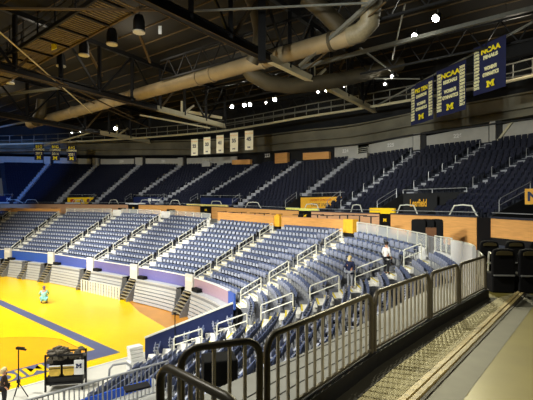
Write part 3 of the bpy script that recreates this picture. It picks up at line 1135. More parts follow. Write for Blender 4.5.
# trusses
def truss(p0, p1, z0, z1, label, cream=None, bays=10):
    p0, p1 = V3(p0[0], p0[1], 0), V3(p1[0], p1[1], 0)
    d = (p1 - p0)
    o = thing('roof_truss', V3(p0.x, p0.y, z0), label, 'truss', 'black roof trusses')
    e = p0 + d * (cream or 1)
    mb = MB()
    mb.beam(p0 + Z * z0, e + Z * z0, .12, .62)
    mb.beam(p0 + Z * (z0 - .3), e + Z * (z0 - .3), .5, .07)
    mb.beam(p0 + Z * (z0 + .3), e + Z * (z0 + .3), .5, .07)
    mb.build('bottom_chord', steel_black, o)
    ed = MB()
    s = V3(-d.y, d.x, 0).normalized() * .25
    for sg in (-1, 1):
        ed.beam(p0 + Z * (z0 - .34) + s * sg, e + Z * (z0 - .34) + s * sg, .05, .05)
    ed.build('chord_lip', purlin_m, o)
    if cream:
        mb = MB()
        mb.beam(e + Z * z0, p1 + Z * z0, .2, .62)
        mb.beam(e + Z * (z0 - .3), p1 + Z * (z0 - .3), .5, .08)
        mb.build('pale_end_chord', cream_steel, o)
        mid = e + d * ((1 - cream) * .32)
        MB().beam(mid + Z * z0, mid + Z * (z0 + 1.7), .25).build('pale_strut', cream_steel, o)
        MB().beam(mid + Z * z0, mid + d.normalized() * 2.2 + Z * (z0 + 1.6), .22).build('pale_strut', cream_steel, o)
    MB().beam(p0 + Z * z1, p1 + Z * z1, .4, .45).build('top_chord', steel_black, o)
    for i in range(bays + 1):
        a = p0 + d * (i / bays)
        MB().beam(a + Z * z0, a + Z * z1, .32, .3).build('vertical', steel_black, o)
        if i < bays:
            b = p0 + d * ((i + 1) / bays)
            if i % 2:
                MB().beam(a + Z * z0, b + Z * z1, .16, .22).build('diagonal', purlin_m if i % 4 == 1 else steel_black, o)
            else:
                MB().beam(a + Z * z1, b + Z * z0, .16, .22).build('diagonal', steel_black, o)
    return o


dT = V3(.592, .806, 0)
t1a, t1b = P(150, 0, 23.7), P(375, 110, 50.2)
t2a, t2b = P(37, 72, 36), P(225, 126, 60)
truss((t1a - dT * 12).xy, t1b.xy, 21.0, 26.0, 'nearest black roof truss, ending in a bright cream beam right of centre', .52, 12)
truss((t2a - dT * 22).xy, t2b.xy, 21.0, 26.0, 'second black roof truss, running behind the large duct to a cream end', .74, 12)
truss((t2a + V3(-13.5, 12.3, 0) - dT * 24).xy, (t2b + V3(-15, 14, 0)).xy, 21.0, 26.0, 'farthest black roof truss at the left side under the roof', .8, 12)
truss((t1a + V3(14.6, -10.7, 0)).xy, (t1b + V3(14.5, -11, 0)).xy, 21.0, 26.0, 'right-hand black roof truss near the bright floodlights', .7, 9)
# cross members and loose braces: (pixel, depth) ends
for (a, b, w, m, lab) in (((300, 66, 33.5), (378, -4, 27), .26, steel_grey, 'grey diagonal roof brace crossing before the big duct'), ((307, 69, 34), (386, 2, 27), .1, purlin_m, 'thin brown rod beside the grey diagonal roof brace'),
                          ((-6, 27, 28), (92, 113, 50), .08, cream_steel, 'thin pale diagonal brace at the left under the catwalk'), ((36, 70, 35), (134, 118, 55), .12, purlin_m, 'thin brown diagonal brace below the black truss at left'),
                          ((0, 8.5, 26), (172, 10.5, 27), .13, purlin_m, 'long thin level pipe under the roof at upper left'), ((186, 11.5, 27), (368, 3, 25), .11, steel_grey, 'long thin level pipe under the roof at top centre'),
                          ((0, 62, 38), (150, 128, 64), .12, purlin_m, 'thin brown brace running down below the far truss'), ((262, -4, 30), (262, 62, 30), .55, steel_black, 'black square roof post behind the big duct'),
                          ((136, 25, 34), (150, 62, 40), .2, purlin_m, 'short brown diagonal strut behind the hanging lamps'), ((88, 50, 40), (102, 76, 44), .2, purlin_m, 'short brown diagonal strut left of the hanging lamps'),
                          ((2, 95, 55), (60, 88, 52), .3, steel_grey, 'grey pipe under the catwalk at left'), ((-4, 128, 70), (78, 112, 60), .25, steel_grey, 'long grey pipe low under the roof at far left'),
                          ((300, 68, 36), (533, 8, 30), .3, steel_grey, 'long grey roof beam rising to the upper right'), ((330, 78, 44), (420, 79, 40), .1, steel_grey, 'thin grey level rod behind the bright lamps'),
                          ((372, 108, 49), (533, 22, 31), .14, steel_grey, 'thin grey catwalk pipe above the hanging banners'), ((352, 62, 40), (352, 98, 47), .35, steel_black, 'black square post near the cream truss end'),
                          ((360, 48, 36), (398, 76, 42), .14, steel_grey, 'thin grey diagonal brace left of the bright lamps'), ((405, 4, 30), (392, 60, 40), .12, steel_grey, 'thin grey brace rising behind the left bright lamp'),
                          ((184, 111, 58), (222, 118, 58), .35, cream_steel, 'bright cream beam end at centre left'), ((140, 115, 62), (210, 128, 62), .2, cream_steel, 'bright cream lower beam at centre left'),
                          ((100, 130, 66), (40, 147, 74), .2, cream_steel, 'pale short beam left of the ring lamps')):
    p, q = P(*a), P(*b)
    tag(MB().beam(p, q, w).build('roof_brace', m), lab, 'brace')

# slender lattice joists between the trusses
for k, (off_, L0, L1, z, lab) in enumerate(((28, -12, 34, 22.3, 'slender lattice joist under the roof, nearest the viewer'), (38, -12, 38, 22.2, 'slender lattice joist under the roof, second from the viewer'),
                                            (48, -10, 44, 22.2, 'slender lattice joist under the roof, third from the viewer'), (58, -6, 50, 22.0, 'slender lattice joist under the roof, fourth from the viewer'),
                                            (67, 0, 52, 21.6, 'slender lattice joist under the roof, farthest from the viewer'))):
    c = vd * off_ + Z * z
    a, b = c + ud * L0, c + ud * L1
    o = thing('roof_joist', a, lab, 'joist', 'lattice joists under the roof')
    MB().beam(a, b, .16).build('lower_chord', steel_grey if k > 1 else steel_black, o)
    MB().beam(a + Z * 2, b + Z * 2, .16).build('upper_chord', steel_black, o)
    wb = MB()
    n_ = int((L1 - L0) / 2.4)
    for i in range(n_):
        p, q = a.lerp(b, i / n_), a.lerp(b, (i + 1) / n_)
        m_ = p.lerp(q, .5) + Z * 2
        wb.beam(p, m_, .08)
        wb.beam(m_, q, .08)
    wb.build('web_lattice', steel_black, o)

# ducts
def duct(pts, r, m, o, name='duct_run', collars=()):
    MB().tube(pts, r, 20, caps=True).build(name, m, o, smooth=True)


da, db = P(30, 124, 64), P(352, 36, 30.2)
o = thing('air_duct', da, 'large round pale air duct crossing under the roof', 'duct')
duct([da.lerp(db, t) for t in frange(0, 1, 14)], .68, duct_m, o)
for t in (.25, .5, .70, .735, .85, .97):
    c = da.lerp(db, t)
    d = (db - da).normalized()
    MB().tube([c - d * .12, c + d * .12], .76, 20).build('collar', duct_m if t < .9 else duct_dark, o, smooth=True)
e = P(372, 22, 28.5)
MB().tube([db - V3(.2, .1, 0), db.lerp(e, .35) + V3(.1, 0, -.1), db.lerp(e, .7) + V3(.25, 0, .25), e + V3(0, 0, 1.4), e + V3(-.3, 0, 3.2)], .72, 16).build('end_elbow', mat('duct_pale', (128, 118, 92), .5), o, smooth=True)
duct([P(243, 62, 37), P(252, 74, 37), P(268, 83, 37.5), P(288, 86, 38), P(312, 84, 38.5), P(340, 80, 40), P(372, 72, 42), P(400, 64, 43)], .72, duct_dark, o, 'sagging_duct')
duct([P(248, -10, 33), P(256, 10, 33), P(260, 30, 33), P(259, 48, 33), P(252, 62, 33.5)], .55, duct_dark, o, 'branch_duct')
duct([P(306, -4, 31), P(325, 12, 31), P(342, 30, 31), P(352, 42, 31.5)], .66, duct_dark, o, 'branch_duct')
duct([P(228, 30, 37), P(243, 46, 37), P(250, 58, 36.5)], .5, duct_dark, o, 'branch_duct')
duct([P(42, 100, 58), P(41, 112, 58), P(36, 122, 60)], .7, duct_dark, o, 'branch_duct')

# catwalk
ca, cb = P(-10, 90, 46), P(140, 8, 28.5)
cw = thing('catwalk', ca, 'dark slatted catwalk hanging under the roof at upper left', 'catwalk')
cd = (cb - ca).normalized()
cn = V3(-cd.y, cd.x, 0).normalized()
if cn.y < 0:
    cn = -cn
cn = -cn
L = (cb - ca).length
wid = 2.6
MB().beam(ca, cb, .16, .3).build('edge_beam', purlin_m, cw)
MB().beam(ca - cn * wid * -1, cb + cn * wid, .16, .3).build('edge_beam', steel_black, cw)
nb = int(L / .34)
sl = MB()
for i in range(nb):
    c = ca + cd * (i * .34 + .1)
    sl.beam(c, c + cn * wid, .16, .05)
sl.build('deck_slats', mat('catwalk_slat', (112, 98, 72), .7, var=.15), cw)
for i in range(0, nb, 9):
    c = ca + cd * (i * .34)
    MB().beam(c - Z * .1, c + cn * wid - Z * .1, .14, .16).build('cross_joist', steel_black, cw)
    MB().beam(c + cn * wid, c + cn * wid + Z * 1.2, .09).build('railing_post', steel_black, cw)
    MB().beam(c + cn * wid * .5, c + cn * wid * .5 + Z * (roof_z - c.z), .06).build('hanger_rod', steel_black, cw)
for z in (.6, 1.2):
    MB().beam(ca + cn * wid + Z * z, cb + cn * wid + Z * z, .07).build('guard_rail', steel_black, cw)
c = P(54, 46, 34)
o = MB().box(c, (.75, .06, .55), -.6).build('hanging_sign', lemon_ink)
tag(o, 'small bright yellow sign hanging on the dark catwalk', 'sign')
c = P(160, 30, 28)
tag(MB().box(c, (.22, .06, .55)).build('hanging_tag', white_paint), 'small white hanging tag right of the catwalk end', 'tag')

# black can lamps under the catwalk
for i, (px, py, d) in enumerate(((139, 32, 30), (112, 44, 33), (84, 55, 36), (61, 66, 40), (10, 83, 44))):
    p = P(px, py, d)
    o = thing('can_lamp', p, f'black can lamp with pale rim, {["nearest the catwalk end", "second from the catwalk end", "third from the catwalk end", "fourth from the catwalk end", "alone at the far left"][i]}', 'lamp', 'can lamps below the catwalk')
    MB().lathe(p, [(.42, 0), (.42, .8), (.3, 1.2), (.12, 1.3)], 14).build('housing', black, o, smooth=True)
    MB().lathe(p - Z * .06, [(.3, .0), (.44, .0), (.44, .1), (.3, .1)], 14).build('rim', mat('lamp_rim', (200, 196, 180), .4), o)
    MB().tube([p + Z * 1.3, p + Z * (roof_z - p.z)], .03, 5).build('cable', black, o)

# floodlights
FL = [(115.5, 128.5, 64), (200, 114, 60), (194, 116, 60), (80, 131, 74), (72, 133, 74), (232, 106.5, 56), (244.5, 105, 55), (250, 104.5, 55), (266, 102.5, 53), (275, 99.5, 52), (318, 92, 47), (326, 90.5, 46.5), (344, 85, 45.5),
      (415, 36, 34), (436, 18, 30), (385, 84, 42), (392, 76, 41)]
for i, (px, py, d) in enumerate(FL):
    p = P(px, py, d)
    big = .26 if i in (13, 14) else (.22 if i in (0, 5, 6, 7, 9, 12) else .12)
    o = thing('floodlight', p, f'small lit white floodlight, {["alone over the left stands", "brighter of the pair by the cream beam", "fainter of the pair by the cream beam", "right one of the far left pair", "left one of the far left pair", "leftmost of the row above the banners", "second of the row above the white banners", "third of the row above the white banners", "fourth of the row above the white banners", "rightmost of the row above the white banners", "left of three by the cream truss end", "middle of three by the cream truss end", "large, right of the cream truss end", "lower of two glaring at upper right", "topmost, glaring at upper right", "lower dim one left of navy banners", "upper dim one left of navy banners"][i]}', 'floodlight', 'floodlights under the roof')
    dr = (V3(-12, 25, 0) - p).normalized()
    q = dr.to_track_quat('Z', 'Y').to_matrix().to_4x4()
    MB().lathe(p, [(.05, -.5), (.2, -.4), (.3, 0), (.32, .02)], 12, mtx=q).build('housing', steel_black, o, smooth=True)
    MB().lathe(p, [(big, .0), (big * .9, big * .5), (big * .5, big * .85), (.01, big)], 12, mtx=q).build('lens', lamp_on, o)
    MB().beam(p - Z * .3 + dr * -.2, p + Z * .5 - dr * .2, .06).build('bracket', steel_grey, o)
# ---------------------------------------------------------------- aisle handrails of the lower bowl
def handrail(p, q, label, h=.92):
    o = thing('aisle_handrail', p, label, 'handrail', 'handrails of the lower aisles')
    MB().tube([p + Z * .05, p + Z * (h - .08), p.lerp(q, .03) + Z * h, p.lerp(q, .97) + Z * h, q + Z * (h - .08), q + Z * .05], .038, 7).build('top_rail', rail_white, o, smooth=True)
    MB().tube([p + Z * h * .55, q + Z * h * .55], .03, 6).build('mid_rail', rail_white, o, smooth=True)
    return o


for i in range(0, 7):
    for k, (f0, f1) in enumerate(((.03, .2), (.27, .44), (.52, .69), (.77, .93))):
        p, q = LB(i).lerp(LT(i), f0), LB(i).lerp(LT(i), f1)
        handrail(p, q, f'white aisle handrail, {["lowest", "second up", "third up", "topmost"][k]} of four on the {ORD[i + 1]} lower aisle from left')
for k, (a, b) in enumerate((((174, 354.5), (202, 345.5)), ((217, 341), (247, 330)))):
    p, q = P(*a, 22.1), P(*b, 22.4)
    handrail(p, q, ['white aisle handrail lowest on the corner stair, beside the navy wall', 'white aisle handrail second from the bottom on the corner stair'][k])
for k, (x0, x1) in enumerate(((261, 293), (310, 339), (355, 387), (403, 420))):
    f = lambda x: (lambda t: LB(7).lerp(LT(7), t))(((x - CX) / F * 22.2 + 1.6) / 10.4)
    handrail(f(x0), f(x1), ['white aisle handrail third from the bottom on the corner stair', 'white aisle handrail midway up the corner stair between the seat bands',
                            'white aisle handrail beside the person in white on the corner stair', 'white aisle handrail topmost on the corner stair below the slatted gate'][k], 1.0)

# ---------------------------------------------------------------- concourse floor and bronze railing
FZ, BZ = 6.85, 7.05
base = [V3(-.02, 3.68, BZ), V3(.395, 4.2, BZ), V3(1.43, 5.55, BZ), V3(2.9, 7.27, BZ), V3(3.95, 8.42, BZ), V3(5.3, 9.9, BZ)]
fl = [Vector((p.x, p.y, FZ)) for p in base] + [V3(6.2, 11.9, FZ), V3(7.6, 14.6, FZ), V3(8.5, 17.5, FZ), V3(13.4, 19, FZ), V3(13.4, 14, FZ), V3(14, 2, FZ), V3(4, -2, FZ), V3(-1, -2, FZ), V3(-1, 3.0, FZ)]
paint = mat('olive_floor_paint', (122, 112, 54), .35, var=.12, scale=1.3, bump=.05)
strip_m = mat('grey_floor_strip', (88, 86, 70), .55, var=.12, scale=3, bump=.1)
struct(MB().add(fl, [tuple(range(len(fl)))]).build('floor_concourse', paint))
a0, a1 = Pz(425.6, 400, FZ), Pz(522, 299, FZ)
b0, b1 = Pz(463, 400, FZ), Pz(533, 307, FZ)
dv = (a1 - a0).normalized()
nv = V3(-dv.y, dv.x, 0)
if nv.x > 0:
    nv = -nv
ext = lambda p, d, t: p + d * t
dw = (b1 - b0).normalized()
up = V3(0, 0, .004)
struct(MB().add([a0 - dv * 4 + up, a1 + dv * .8 + up, b1 + dw * 1.2 + up, b0 - dw * 4 + up], [(0, 1, 2, 3)]).build('floor_strip', strip_m))


def mat_nodes():
    m = mat('ribbed_mat', (168, 158, 112), .6, var=.12, scale=2.5)
    nt = m.node_tree
    b = nt.nodes['Principled BSDF']
    tc = nt.nodes.new('ShaderNodeTexCoord')
    mp = nt.nodes.new('ShaderNodeMapping')
    mp.inputs['Rotation'].default_value = (0, 0, -math.atan2(dv.y, dv.x))
    nt.links.new(tc.outputs['Object'], mp.inputs['Vector'])
    br = nt.nodes.new('ShaderNodeTexBrick')
    br.inputs['Scale'].default_value = 9
    br.inputs['Mortar Size'].default_value = .06
    br.inputs['Mortar Smooth'].default_value = .6
    br.inputs['Color1'].default_value = (1, 1, 1, 1)
    br.inputs['Color2'].default_value = (.9, .9, .9, 1)
    br.inputs['Mortar'].default_value = (0, 0, 0, 1)
    nt.links.new(mp.outputs['Vector'], br.inputs['Vector'])
    bp = nt.nodes.new('ShaderNodeBump')
    bp.inputs['Strength'].default_value = .8
    bp.inputs['Distance'].default_value = .015
    nt.links.new(br.outputs['Color'], bp.inputs['Height'])
    nt.links.new(bp.outputs['Normal'], b.inputs['Normal'])
    return m


mm = MB()
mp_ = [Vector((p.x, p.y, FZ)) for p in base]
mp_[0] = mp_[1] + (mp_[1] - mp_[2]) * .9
dark_strip = [p + V3(0, 0, .003) for p in mp_]
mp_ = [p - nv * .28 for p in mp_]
struct(MB().strip(dark_strip, [p + V3(0, 0, .003) for p in mp_]).build('floor_dark_strip', mat('dark_strip_floor', (58, 56, 46), .8, var=.15)))  # strip coloured darker than the mat, along the kerb
top_ = [p + V3(0, 0, .03) for p in mp_ + [a1 + dv * .6 + nv * .22, a0 - dv * 4 + nv * .22]]
mm.prism([p - V3(0, 0, .03) for p in top_], (0, 0, .03))
o = mm.build('floor_mat', mat_nodes())
tag(o, 'long ribbed tan floor mat laid along the bronze railing', 'mat')
o['kind'] = 'thing'
o.name = 'ribbed_floor_mat'
o = thing('mat_edging', a0, 'triple tan edging strip along the outer side of the floor mat', 'edging')
for off_, w, h, m in ((.17, .07, .05, 'tan'), (.09, .06, .035, 'tan'), (.02, .04, .02, 'dk')):
    MB().beam(a0 - dv * 4 + nv * off_ + Z * h / 2, a1 + dv * .7 + nv * off_ + Z * h / 2, w, h).build('edge_strip', mat('tan_edging', (172, 152, 96), .5) if m == 'tan' else mat('dark_edging', (40, 34, 22), .6), o)
kb = MB().wall([p.xy for p in base[1:]], FZ - .02, BZ, .13)
o = struct(kb.build('kerb_rail', black))
MB().wall([(-.02, 3.68), (.395, 4.2)], FZ - .02, BZ, .13).build('kerb_end', black, o)


def smooth_top(pts, h0, r=.14):
    """a bent tube: up the first post, along the line, down the last one"""
    out = [pts[0], pts[0] + Z * (h0 - r)]
    d0 = (pts[1] - pts[0]).normalized()
    d1 = (pts[-1] - pts[-2]).normalized()
    for k in range(1, 5):
        a = math.pi / 2 * k / 4
        out.append(pts[0] + d0 * (r * (1 - math.cos(a))) + Z * (h0 - r + r * math.sin(a)))
    for p in pts[1:-1]:
        out.append(p + Z * h0)
    for k in range(0, 5):
        a = math.pi / 2 * k / 4
        out.append(pts[-1] - d1 * (r * (1 - math.sin(a))) + Z * (h0 - r + r * math.cos(a)))
    out.append(pts[-1])
    return out


def guard(pts, label, pitch=.16, h=.79, r=.026, top_r=.032, low=.0):
    pts = [Vector(p) for p in pts]
    o = thing('guard_railing', pts[0], label, 'railing', 'bronze railing panels of the concourse')
    MB().tube(smooth_top([p - Z * low for p in pts], h + low), top_r, 10).build('top_rail', rail_bronze_shaded, o, smooth=True)
    MB().tube([p + Z * (.04 - low) for p in pts], .02, 8).build('bottom_rail', rail_bronze_shaded, o, smooth=True)
    cum = [0]
    for a, b in zip(pts, pts[1:]):
        cum.append(cum[-1] + (b - a).length)
    n = max(2, round(cum[-1] / pitch))
    for i in range(1, n):
        d = cum[-1] * i / n
        j = max(k for k in range(len(pts) - 1) if cum[k] <= d)
        p = pts[j].lerp(pts[j + 1], (d - cum[j]) / (cum[j + 1] - cum[j]))
        MB().tube([p + Z * (.04 - low), p + Z * (h - .01)], .0175, 7).build('baluster', baluster_lit, o, smooth=True)
    return o


def lerp_base(i, t):
    return base[i].lerp(base[i + 1], t)


g2 = guard([lerp_base(0, .06), base[1], lerp_base(1, .98)], 'bronze railing panel second from the near corner, longest in front of the grey platform')
g3 = guard([lerp_base(2, .03), lerp_base(2, .97)], 'bronze railing panel third from the near corner')
g4 = guard([lerp_base(3, .03), lerp_base(3, .97)], 'bronze railing panel fourth from the near corner')
g5 = guard([lerp_base(4, .03), lerp_base(4, .97)], 'bronze railing panel farthest along, in front of the white solid panels', pitch=.16)
for i, (o, p) in enumerate(((g2, lerp_base(2, .0)), (g3, lerp_base(3, 0)), (g4, lerp_base(4, 0)))):
    MB().box(p + Z * .66, (.14, .05, .03), math.atan2(1.3, 1.07)).build('coupling', rail_bronze_shaded, o)
g1 = guard([V3(-.70, 3.36, BZ), V3(-.06, 3.62, BZ)], 'bronze railing panel at the corner, turned towards the court', pitch=.14, low=.6)
g0 = guard([V3(-.79, 3.05, BZ), V3(-.15, 2.42, BZ)], 'nearest bronze railing panel, running towards the bottom edge of the view', pitch=.12, low=.6)

# platform beyond the railing: long planks
pl = MB()
cz = 6.25
o = struct(MB().prism([(p.x, p.y, cz - .5) for p in PLAT], (0, 0, .5)).build('floor_platform', concrete))
gr = MB()
for k in range(1, 18):
    q = V3(-.757 * .32, .653 * .32, 0) * k
    A = [p + q for p in base[1:5]]
    for a, b in zip(A, A[1:]):
        if on_plat(a.x, a.y) and on_plat(b.x, b.y):
            gr.beam(V3(a.x, a.y, cz + .003), V3(b.x, b.y, cz + .003), .022, .006)
if gr.v:
    gr.build('joint_lines', black, o)

# black draped case behind the corner railing
c = P(218, 384, 7.4)
o = MB().box((c.x, c.y + .2, c.z + .2), (.62, .5, .46), .25).build('draped_case', black_cloth, bevel=.03)
tag(o, 'black draped case beyond the corner bronze railing, above the white seats', 'case')
# covered chairs at the end of the walkway
def covered_chair(x, y, rz, label, w=.56, h=1.12, z=FZ, band=True):
    o = thing('covered_chair', V3(x, y, z), label, 'chair', 'black covered chairs at the end of the railing')
    m = Matrix.Rotation(rz, 4, 'Z')

    def part(nm, pts, depth, off, mt, bev=.03):
        MB().prism([m @ V3(a, off, b) + V3(x, y, z) for a, b in pts], m @ V3(0, depth, 0)).build(nm, mt, o, bevel=bev)
    hw = w / 2
    part('backrest', [(-hw, .42), (hw, .42), (hw, h - .14), (hw * .86, h - .03), (hw * .4, h), (-hw * .4, h), (-hw * .86, h - .03), (-hw, h - .14)], .12, -.06, black_cloth)
    MB().box(V3(x, y, z + .42) + m @ V3(0, .25, 0), (w * .95, .5, .12), rz).build('seat', black_cloth, o, bevel=.04)
    if band:
        part('head_band', [(-hw * .72, h - .16), (hw * .72, h - .16), (hw * .66, h - .08), (hw * .3, h - .05), (-hw * .3, h - .05), (-hw * .66, h - .08)], .02, -.085, mat('olive_band', (84, 74, 40), .8), .004)
    if band:
        MB().box(V3(x, y, z + .45) + m @ V3(0, -.07, 0), (w * .9, .03, .035), rz).build('cross_bar', rail_grey, o)
    MB().box(V3(x, y, z + .2) + m @ V3(0, .22, 0), (w * .97, .52, .4), rz).build('skirt', black_cloth, o, bevel=.03)
    return o


covered_chair(6.0, 10.4, -.1, 'black covered chair with olive band, front left, touching the railing end')
covered_chair(6.62, 10.3, -.1, 'black covered chair with olive band, front right at the right edge')
covered_chair(7.25, 10.2, -.1, 'black covered chair with olive band, outermost of the front row')
covered_chair(7.0, 12.9, -.1, 'black covered chair in the rear row, left, beside the white panel')
covered_chair(7.75, 12.8, -.1, 'black covered chair in the rear row, right of the other rear one')
covered_chair(8.45, 12.7, -.1, 'black covered chair in the rear row at the right edge')
c = V3(6.35, 12.3, 7.35)
o = thing('folded_walker', V3(6.3, 11.6, FZ), 'small white tubular stand between white panel and black chairs', 'stand')
for dx in (0, .28):
    MB().tube([V3(6.05 + dx, 11.5, FZ), V3(6.05 + dx, 11.5, FZ + .85), V3(6.1 + dx, 11.75, FZ + .9), V3(6.1 + dx, 11.85, FZ)], .025, 6).build('side_frame', rail_white, o, smooth=True)
MB().tube([V3(6.05, 11.5, FZ + .6), V3(6.33, 11.5, FZ + .6)], .022, 6).build('cross_bar', rail_white, o)
# black draped seats and brown box behind the gate
for k, px in enumerate((418.5, 427, 436)):
    p = P(px, 235, 24.3)
    covered_chair(p.x, p.y, -.3, f'black draped chair behind the slatted gate, {["left", "middle", "right"][k]} of three', .8, 1.9, RIM(7).z, False)
p = P(431, 229, 23.0)
tag(MB().box((p.x, p.y, 7.2), (.55, .4, 1.4), -.3).build('brown_box', mat('brown_board', (112, 74, 44), .6), bevel=.02), 'brown wooden box just behind the slatted gate', 'box')
# dark tables and chairs along the walkway behind the wooden parapet
for k, (px, dz) in enumerate(((216, .9), (225, .9), (236, 1.0), (247, 1.0), (258, 1.05), (268, 1.05), (291, 1.1), (306, 1.15), (318, 1.1), (327, 1.15), (338, 1.2), (346, 1.2), (28, .6), (47, .65), (8, .6), (357, 1.2))):
    s = find_px(RIM, px)
    p = offs(RIM, s, .9 + .35 * (k % 2))
    o = thing('bar_table', p, f'dark bar table on the rim walkway, {["first", "second", "third", "fourth", "fifth", "sixth", "seventh", "eighth", "ninth", "tenth", "eleventh", "twelfth", "of the far left trio in the middle", "of the far left trio on the right", "of the far left trio on the left", "last beside the large yellow box"][k]}' + (' from the left behind the parapet' if k < 12 else ''), 'table', 'dark bar tables on the walkway')
    MB().box((p.x, p.y, p.z + .3 + dz), (1.0, .5, .06), -.6).build('tabletop', steel_black, o)
    MB().tube([p, p + Z * (.3 + dz)], .05, 8).build('stem', steel_black, o)
    MB().lathe(p, [(.25, 0), (.25, .03), (.05, .06)], 12).build('foot', steel_black, o)

# ---------------------------------------------------------------- lower left: grey railing, drape, stacks
r0, r1 = Pz(20, 402.5, 3.6), Pz(168, 361, 3.6)
o = thing('stand_railing', r0, 'long grey slatted railing at the lower left before the court', 'railing')
MB().tube([r0, r1], .04, 8).build('top_rail', rail_grey, o, smooth=True)
MB().tube([r0 - Z * .95, r1 - Z * .95], .03, 8).build('bottom_rail', rail_grey, o, smooth=True)
for i in range(0, 33):
    p = r0.lerp(r1, i / 32)
    MB().tube([p, p - Z * (1.15 if i % 8 == 0 else .95)], .032 if i % 8 == 0 else .018, 6).build('baluster', rail_grey, o)
q0, q1 = r0.lerp(r1, .25), r1
n = V3(-.55, .85, 0)
tag(MB().prism([q0 + n * .9 - Z * .85, r0.lerp(r1, .93) + n * .9 - Z * .85, r0.lerp(r1, .93) + n * .9 - Z * 1.2, q0 + n * .9 - Z * 1.2], n * .05).build('drape', seat_royal), 'royal blue drape hanging behind the grey railing', 'drape')
struct(MB().prism([r0 - Z * 1.15 - n * .3, r1 - Z * 1.15 - n * .3, r1 - Z * 1.15 + n * 1.6, r0 - Z * 1.15 + n * 1.6], (0, 0, -.15)).build('floor_stand_landing', concrete))
c = P(137, 387, 12.8)
tag(MB().box((c.x, c.y, c.z), (.75, .4, .06), .55).build('black_ledge', black), 'narrow black ledge on the grey railing near the drape', 'ledge')
pa = [P(109, 376, 14.5), P(109.5, 369, 14.5), P(113, 365, 14.5), P(126, 363, 14.8), P(130.5, 366, 14.8), P(131.5, 373, 14.8)]
tag(MB().tube(pa, .04, 8).build('arch_rail', rail_grey, smooth=True), 'pale arched pipe standing above the grey railing', 'rail')
for k in range(4):
    p = P(136 - k * .4, 357, 22.9)
    tag(MB().box((p.x, p.y, .62 + .2 * k), (.75, .5, .17), .7).build('white_crate', white_paint, bevel=.02), f'flat white crate by the navy wall, {["lowest", "second up", "third up", "topmost"][k]} of its stack', 'crate', 'white crates by the navy wall')
p = P(136, 357, 22.9)
tag(MB().box((p.x, p.y, .26), (.9, .6, .52), .7).build('crate_plinth', white_paint), 'white plinth under the stack of flat crates', 'plinth')

# equipment rack by the baseline
rk = P(64, 388, 20.2)
rk.z = 0
o = thing('equipment_rack', rk, 'black equipment rack with two gold panels and a white lettered sign', 'rack')
xd = V3(.985, .17, 0)
yd = V3(-.17, .985, 0)
w, hh = 1.7, 1.8
for a in (-w / 2, w / 2):
    for b in (0, .7):
        MB().beam(rk + xd * a + yd * b, rk + xd * a + yd * b + Z * hh, .07).build('upright', steel_black, o)
for z in (.35, hh - .05):
    for b in (0, .7):
        MB().beam(rk - xd * w / 2 + yd * b + Z * z, rk + xd * w / 2 + yd * b + Z * z, .07).build('cross_rail', steel_black, o)
MB().prism([rk + xd * (-w / 2) + yd * .05 + Z * .35, rk + xd * (w / 2) + yd * .05 + Z * .35, rk + xd * (w / 2) + yd * .65 + Z * .35, rk - xd * (w / 2) + yd * .65 + Z * .35], (0, 0, .3)).build('base_tray', black, o)
rb = MB()
for k in range(46):
    a, b = random.uniform(-.5, .5) * w * .98, random.uniform(.05, .65)
    rb.box(rk + xd * a + yd * b + Z * (1.38 + random.uniform(0, .6)), (random.uniform(.1, .35), random.uniform(.1, .3), random.uniform(.06, .2)), random.uniform(0, 3))
rb.build('cable_bundle', mat('cable_black', (92, 86, 74), .8, var=.5, scale=20), o)
MB().prism([rk - xd * (w / 2) + yd * .66 + Z * .35, rk + xd * (w / 2) + yd * .66 + Z * .35, rk + xd * (w / 2) + yd * .66 + Z * 1.5, rk - xd * (w / 2) + yd * .66 + Z * 1.5], yd * .04).build('rear_panel', black, o)
for a in (-.42, .22):
    pts = [rk + xd * (a + .26 * u) + Z * (1.0 + .26 * v) - yd * .03 for u, v in ((-1, .9), (1, .9), (1, -.6), (.7, -.95), (-.7, -.95), (-1, -.6))]
    MB().prism(pts, yd * .05).build('gold_panel', mat('panel_gold', (214, 180, 72), .5), o)
    MB().beam(rk + xd * (a - .26) + Z * 1.12 - yd * .05, rk + xd * (a + .26) + Z * 1.12 - yd * .05, .03).build('strap', steel_black, o)
    MB().beam(rk + xd * (a - .26) + Z * 1.25 - yd * .05, rk + xd * (a + .26) + Z * 1.25 - yd * .05, .05).build('pale_edge', white_paint, o)
c = rk + xd * .70 + Z * 1.12 - yd * .04
sg = MB().prism([c + xd * (.23 * u) + Z * (.36 * v) for u, v in ((-1, -1), (1, -1), (1, 1), (-1, 1))], yd * .04).build('sign_plate', white_paint, o)
mm = MB()
block_m(mm, c - yd * .012 + Z * .08, xd, Z, .28, .22, .012)
mm.build('letter_mark', navy, sg)

# tripod stand with a small camera at the left
tp = P(18.5, 398, 19.4)
tp.z = 0
o = thing('tripod_stand', tp, 'thin dark tripod stand with a small camera head at lower left', 'stand')
MB().tube([tp + Z * .5, tp + Z * 2.3], .03, 8).build('pole', steel_black, o)
for k in range(3):
    a = 2.1 * k + .4
    MB().tube([tp + V3(.4 * math.cos(a), .4 * math.sin(a), 0), tp + Z * .75], .022, 6).build('leg', steel_black, o)
MB().box(tp + Z * .8, (.12, .12, .14)).build('clamp', steel_black, o)
MB().box(tp + Z * 2.36 + V3(.08, 0, 0), (.42, .14, .12), -.25).build('camera_head', steel_black, o, bevel=.02)
MB().tube([tp + V3(.25, -.05, 2.34), tp + V3(.4, -.09, 2.32)], .05, 8).build('camera_lens', steel_black, o)
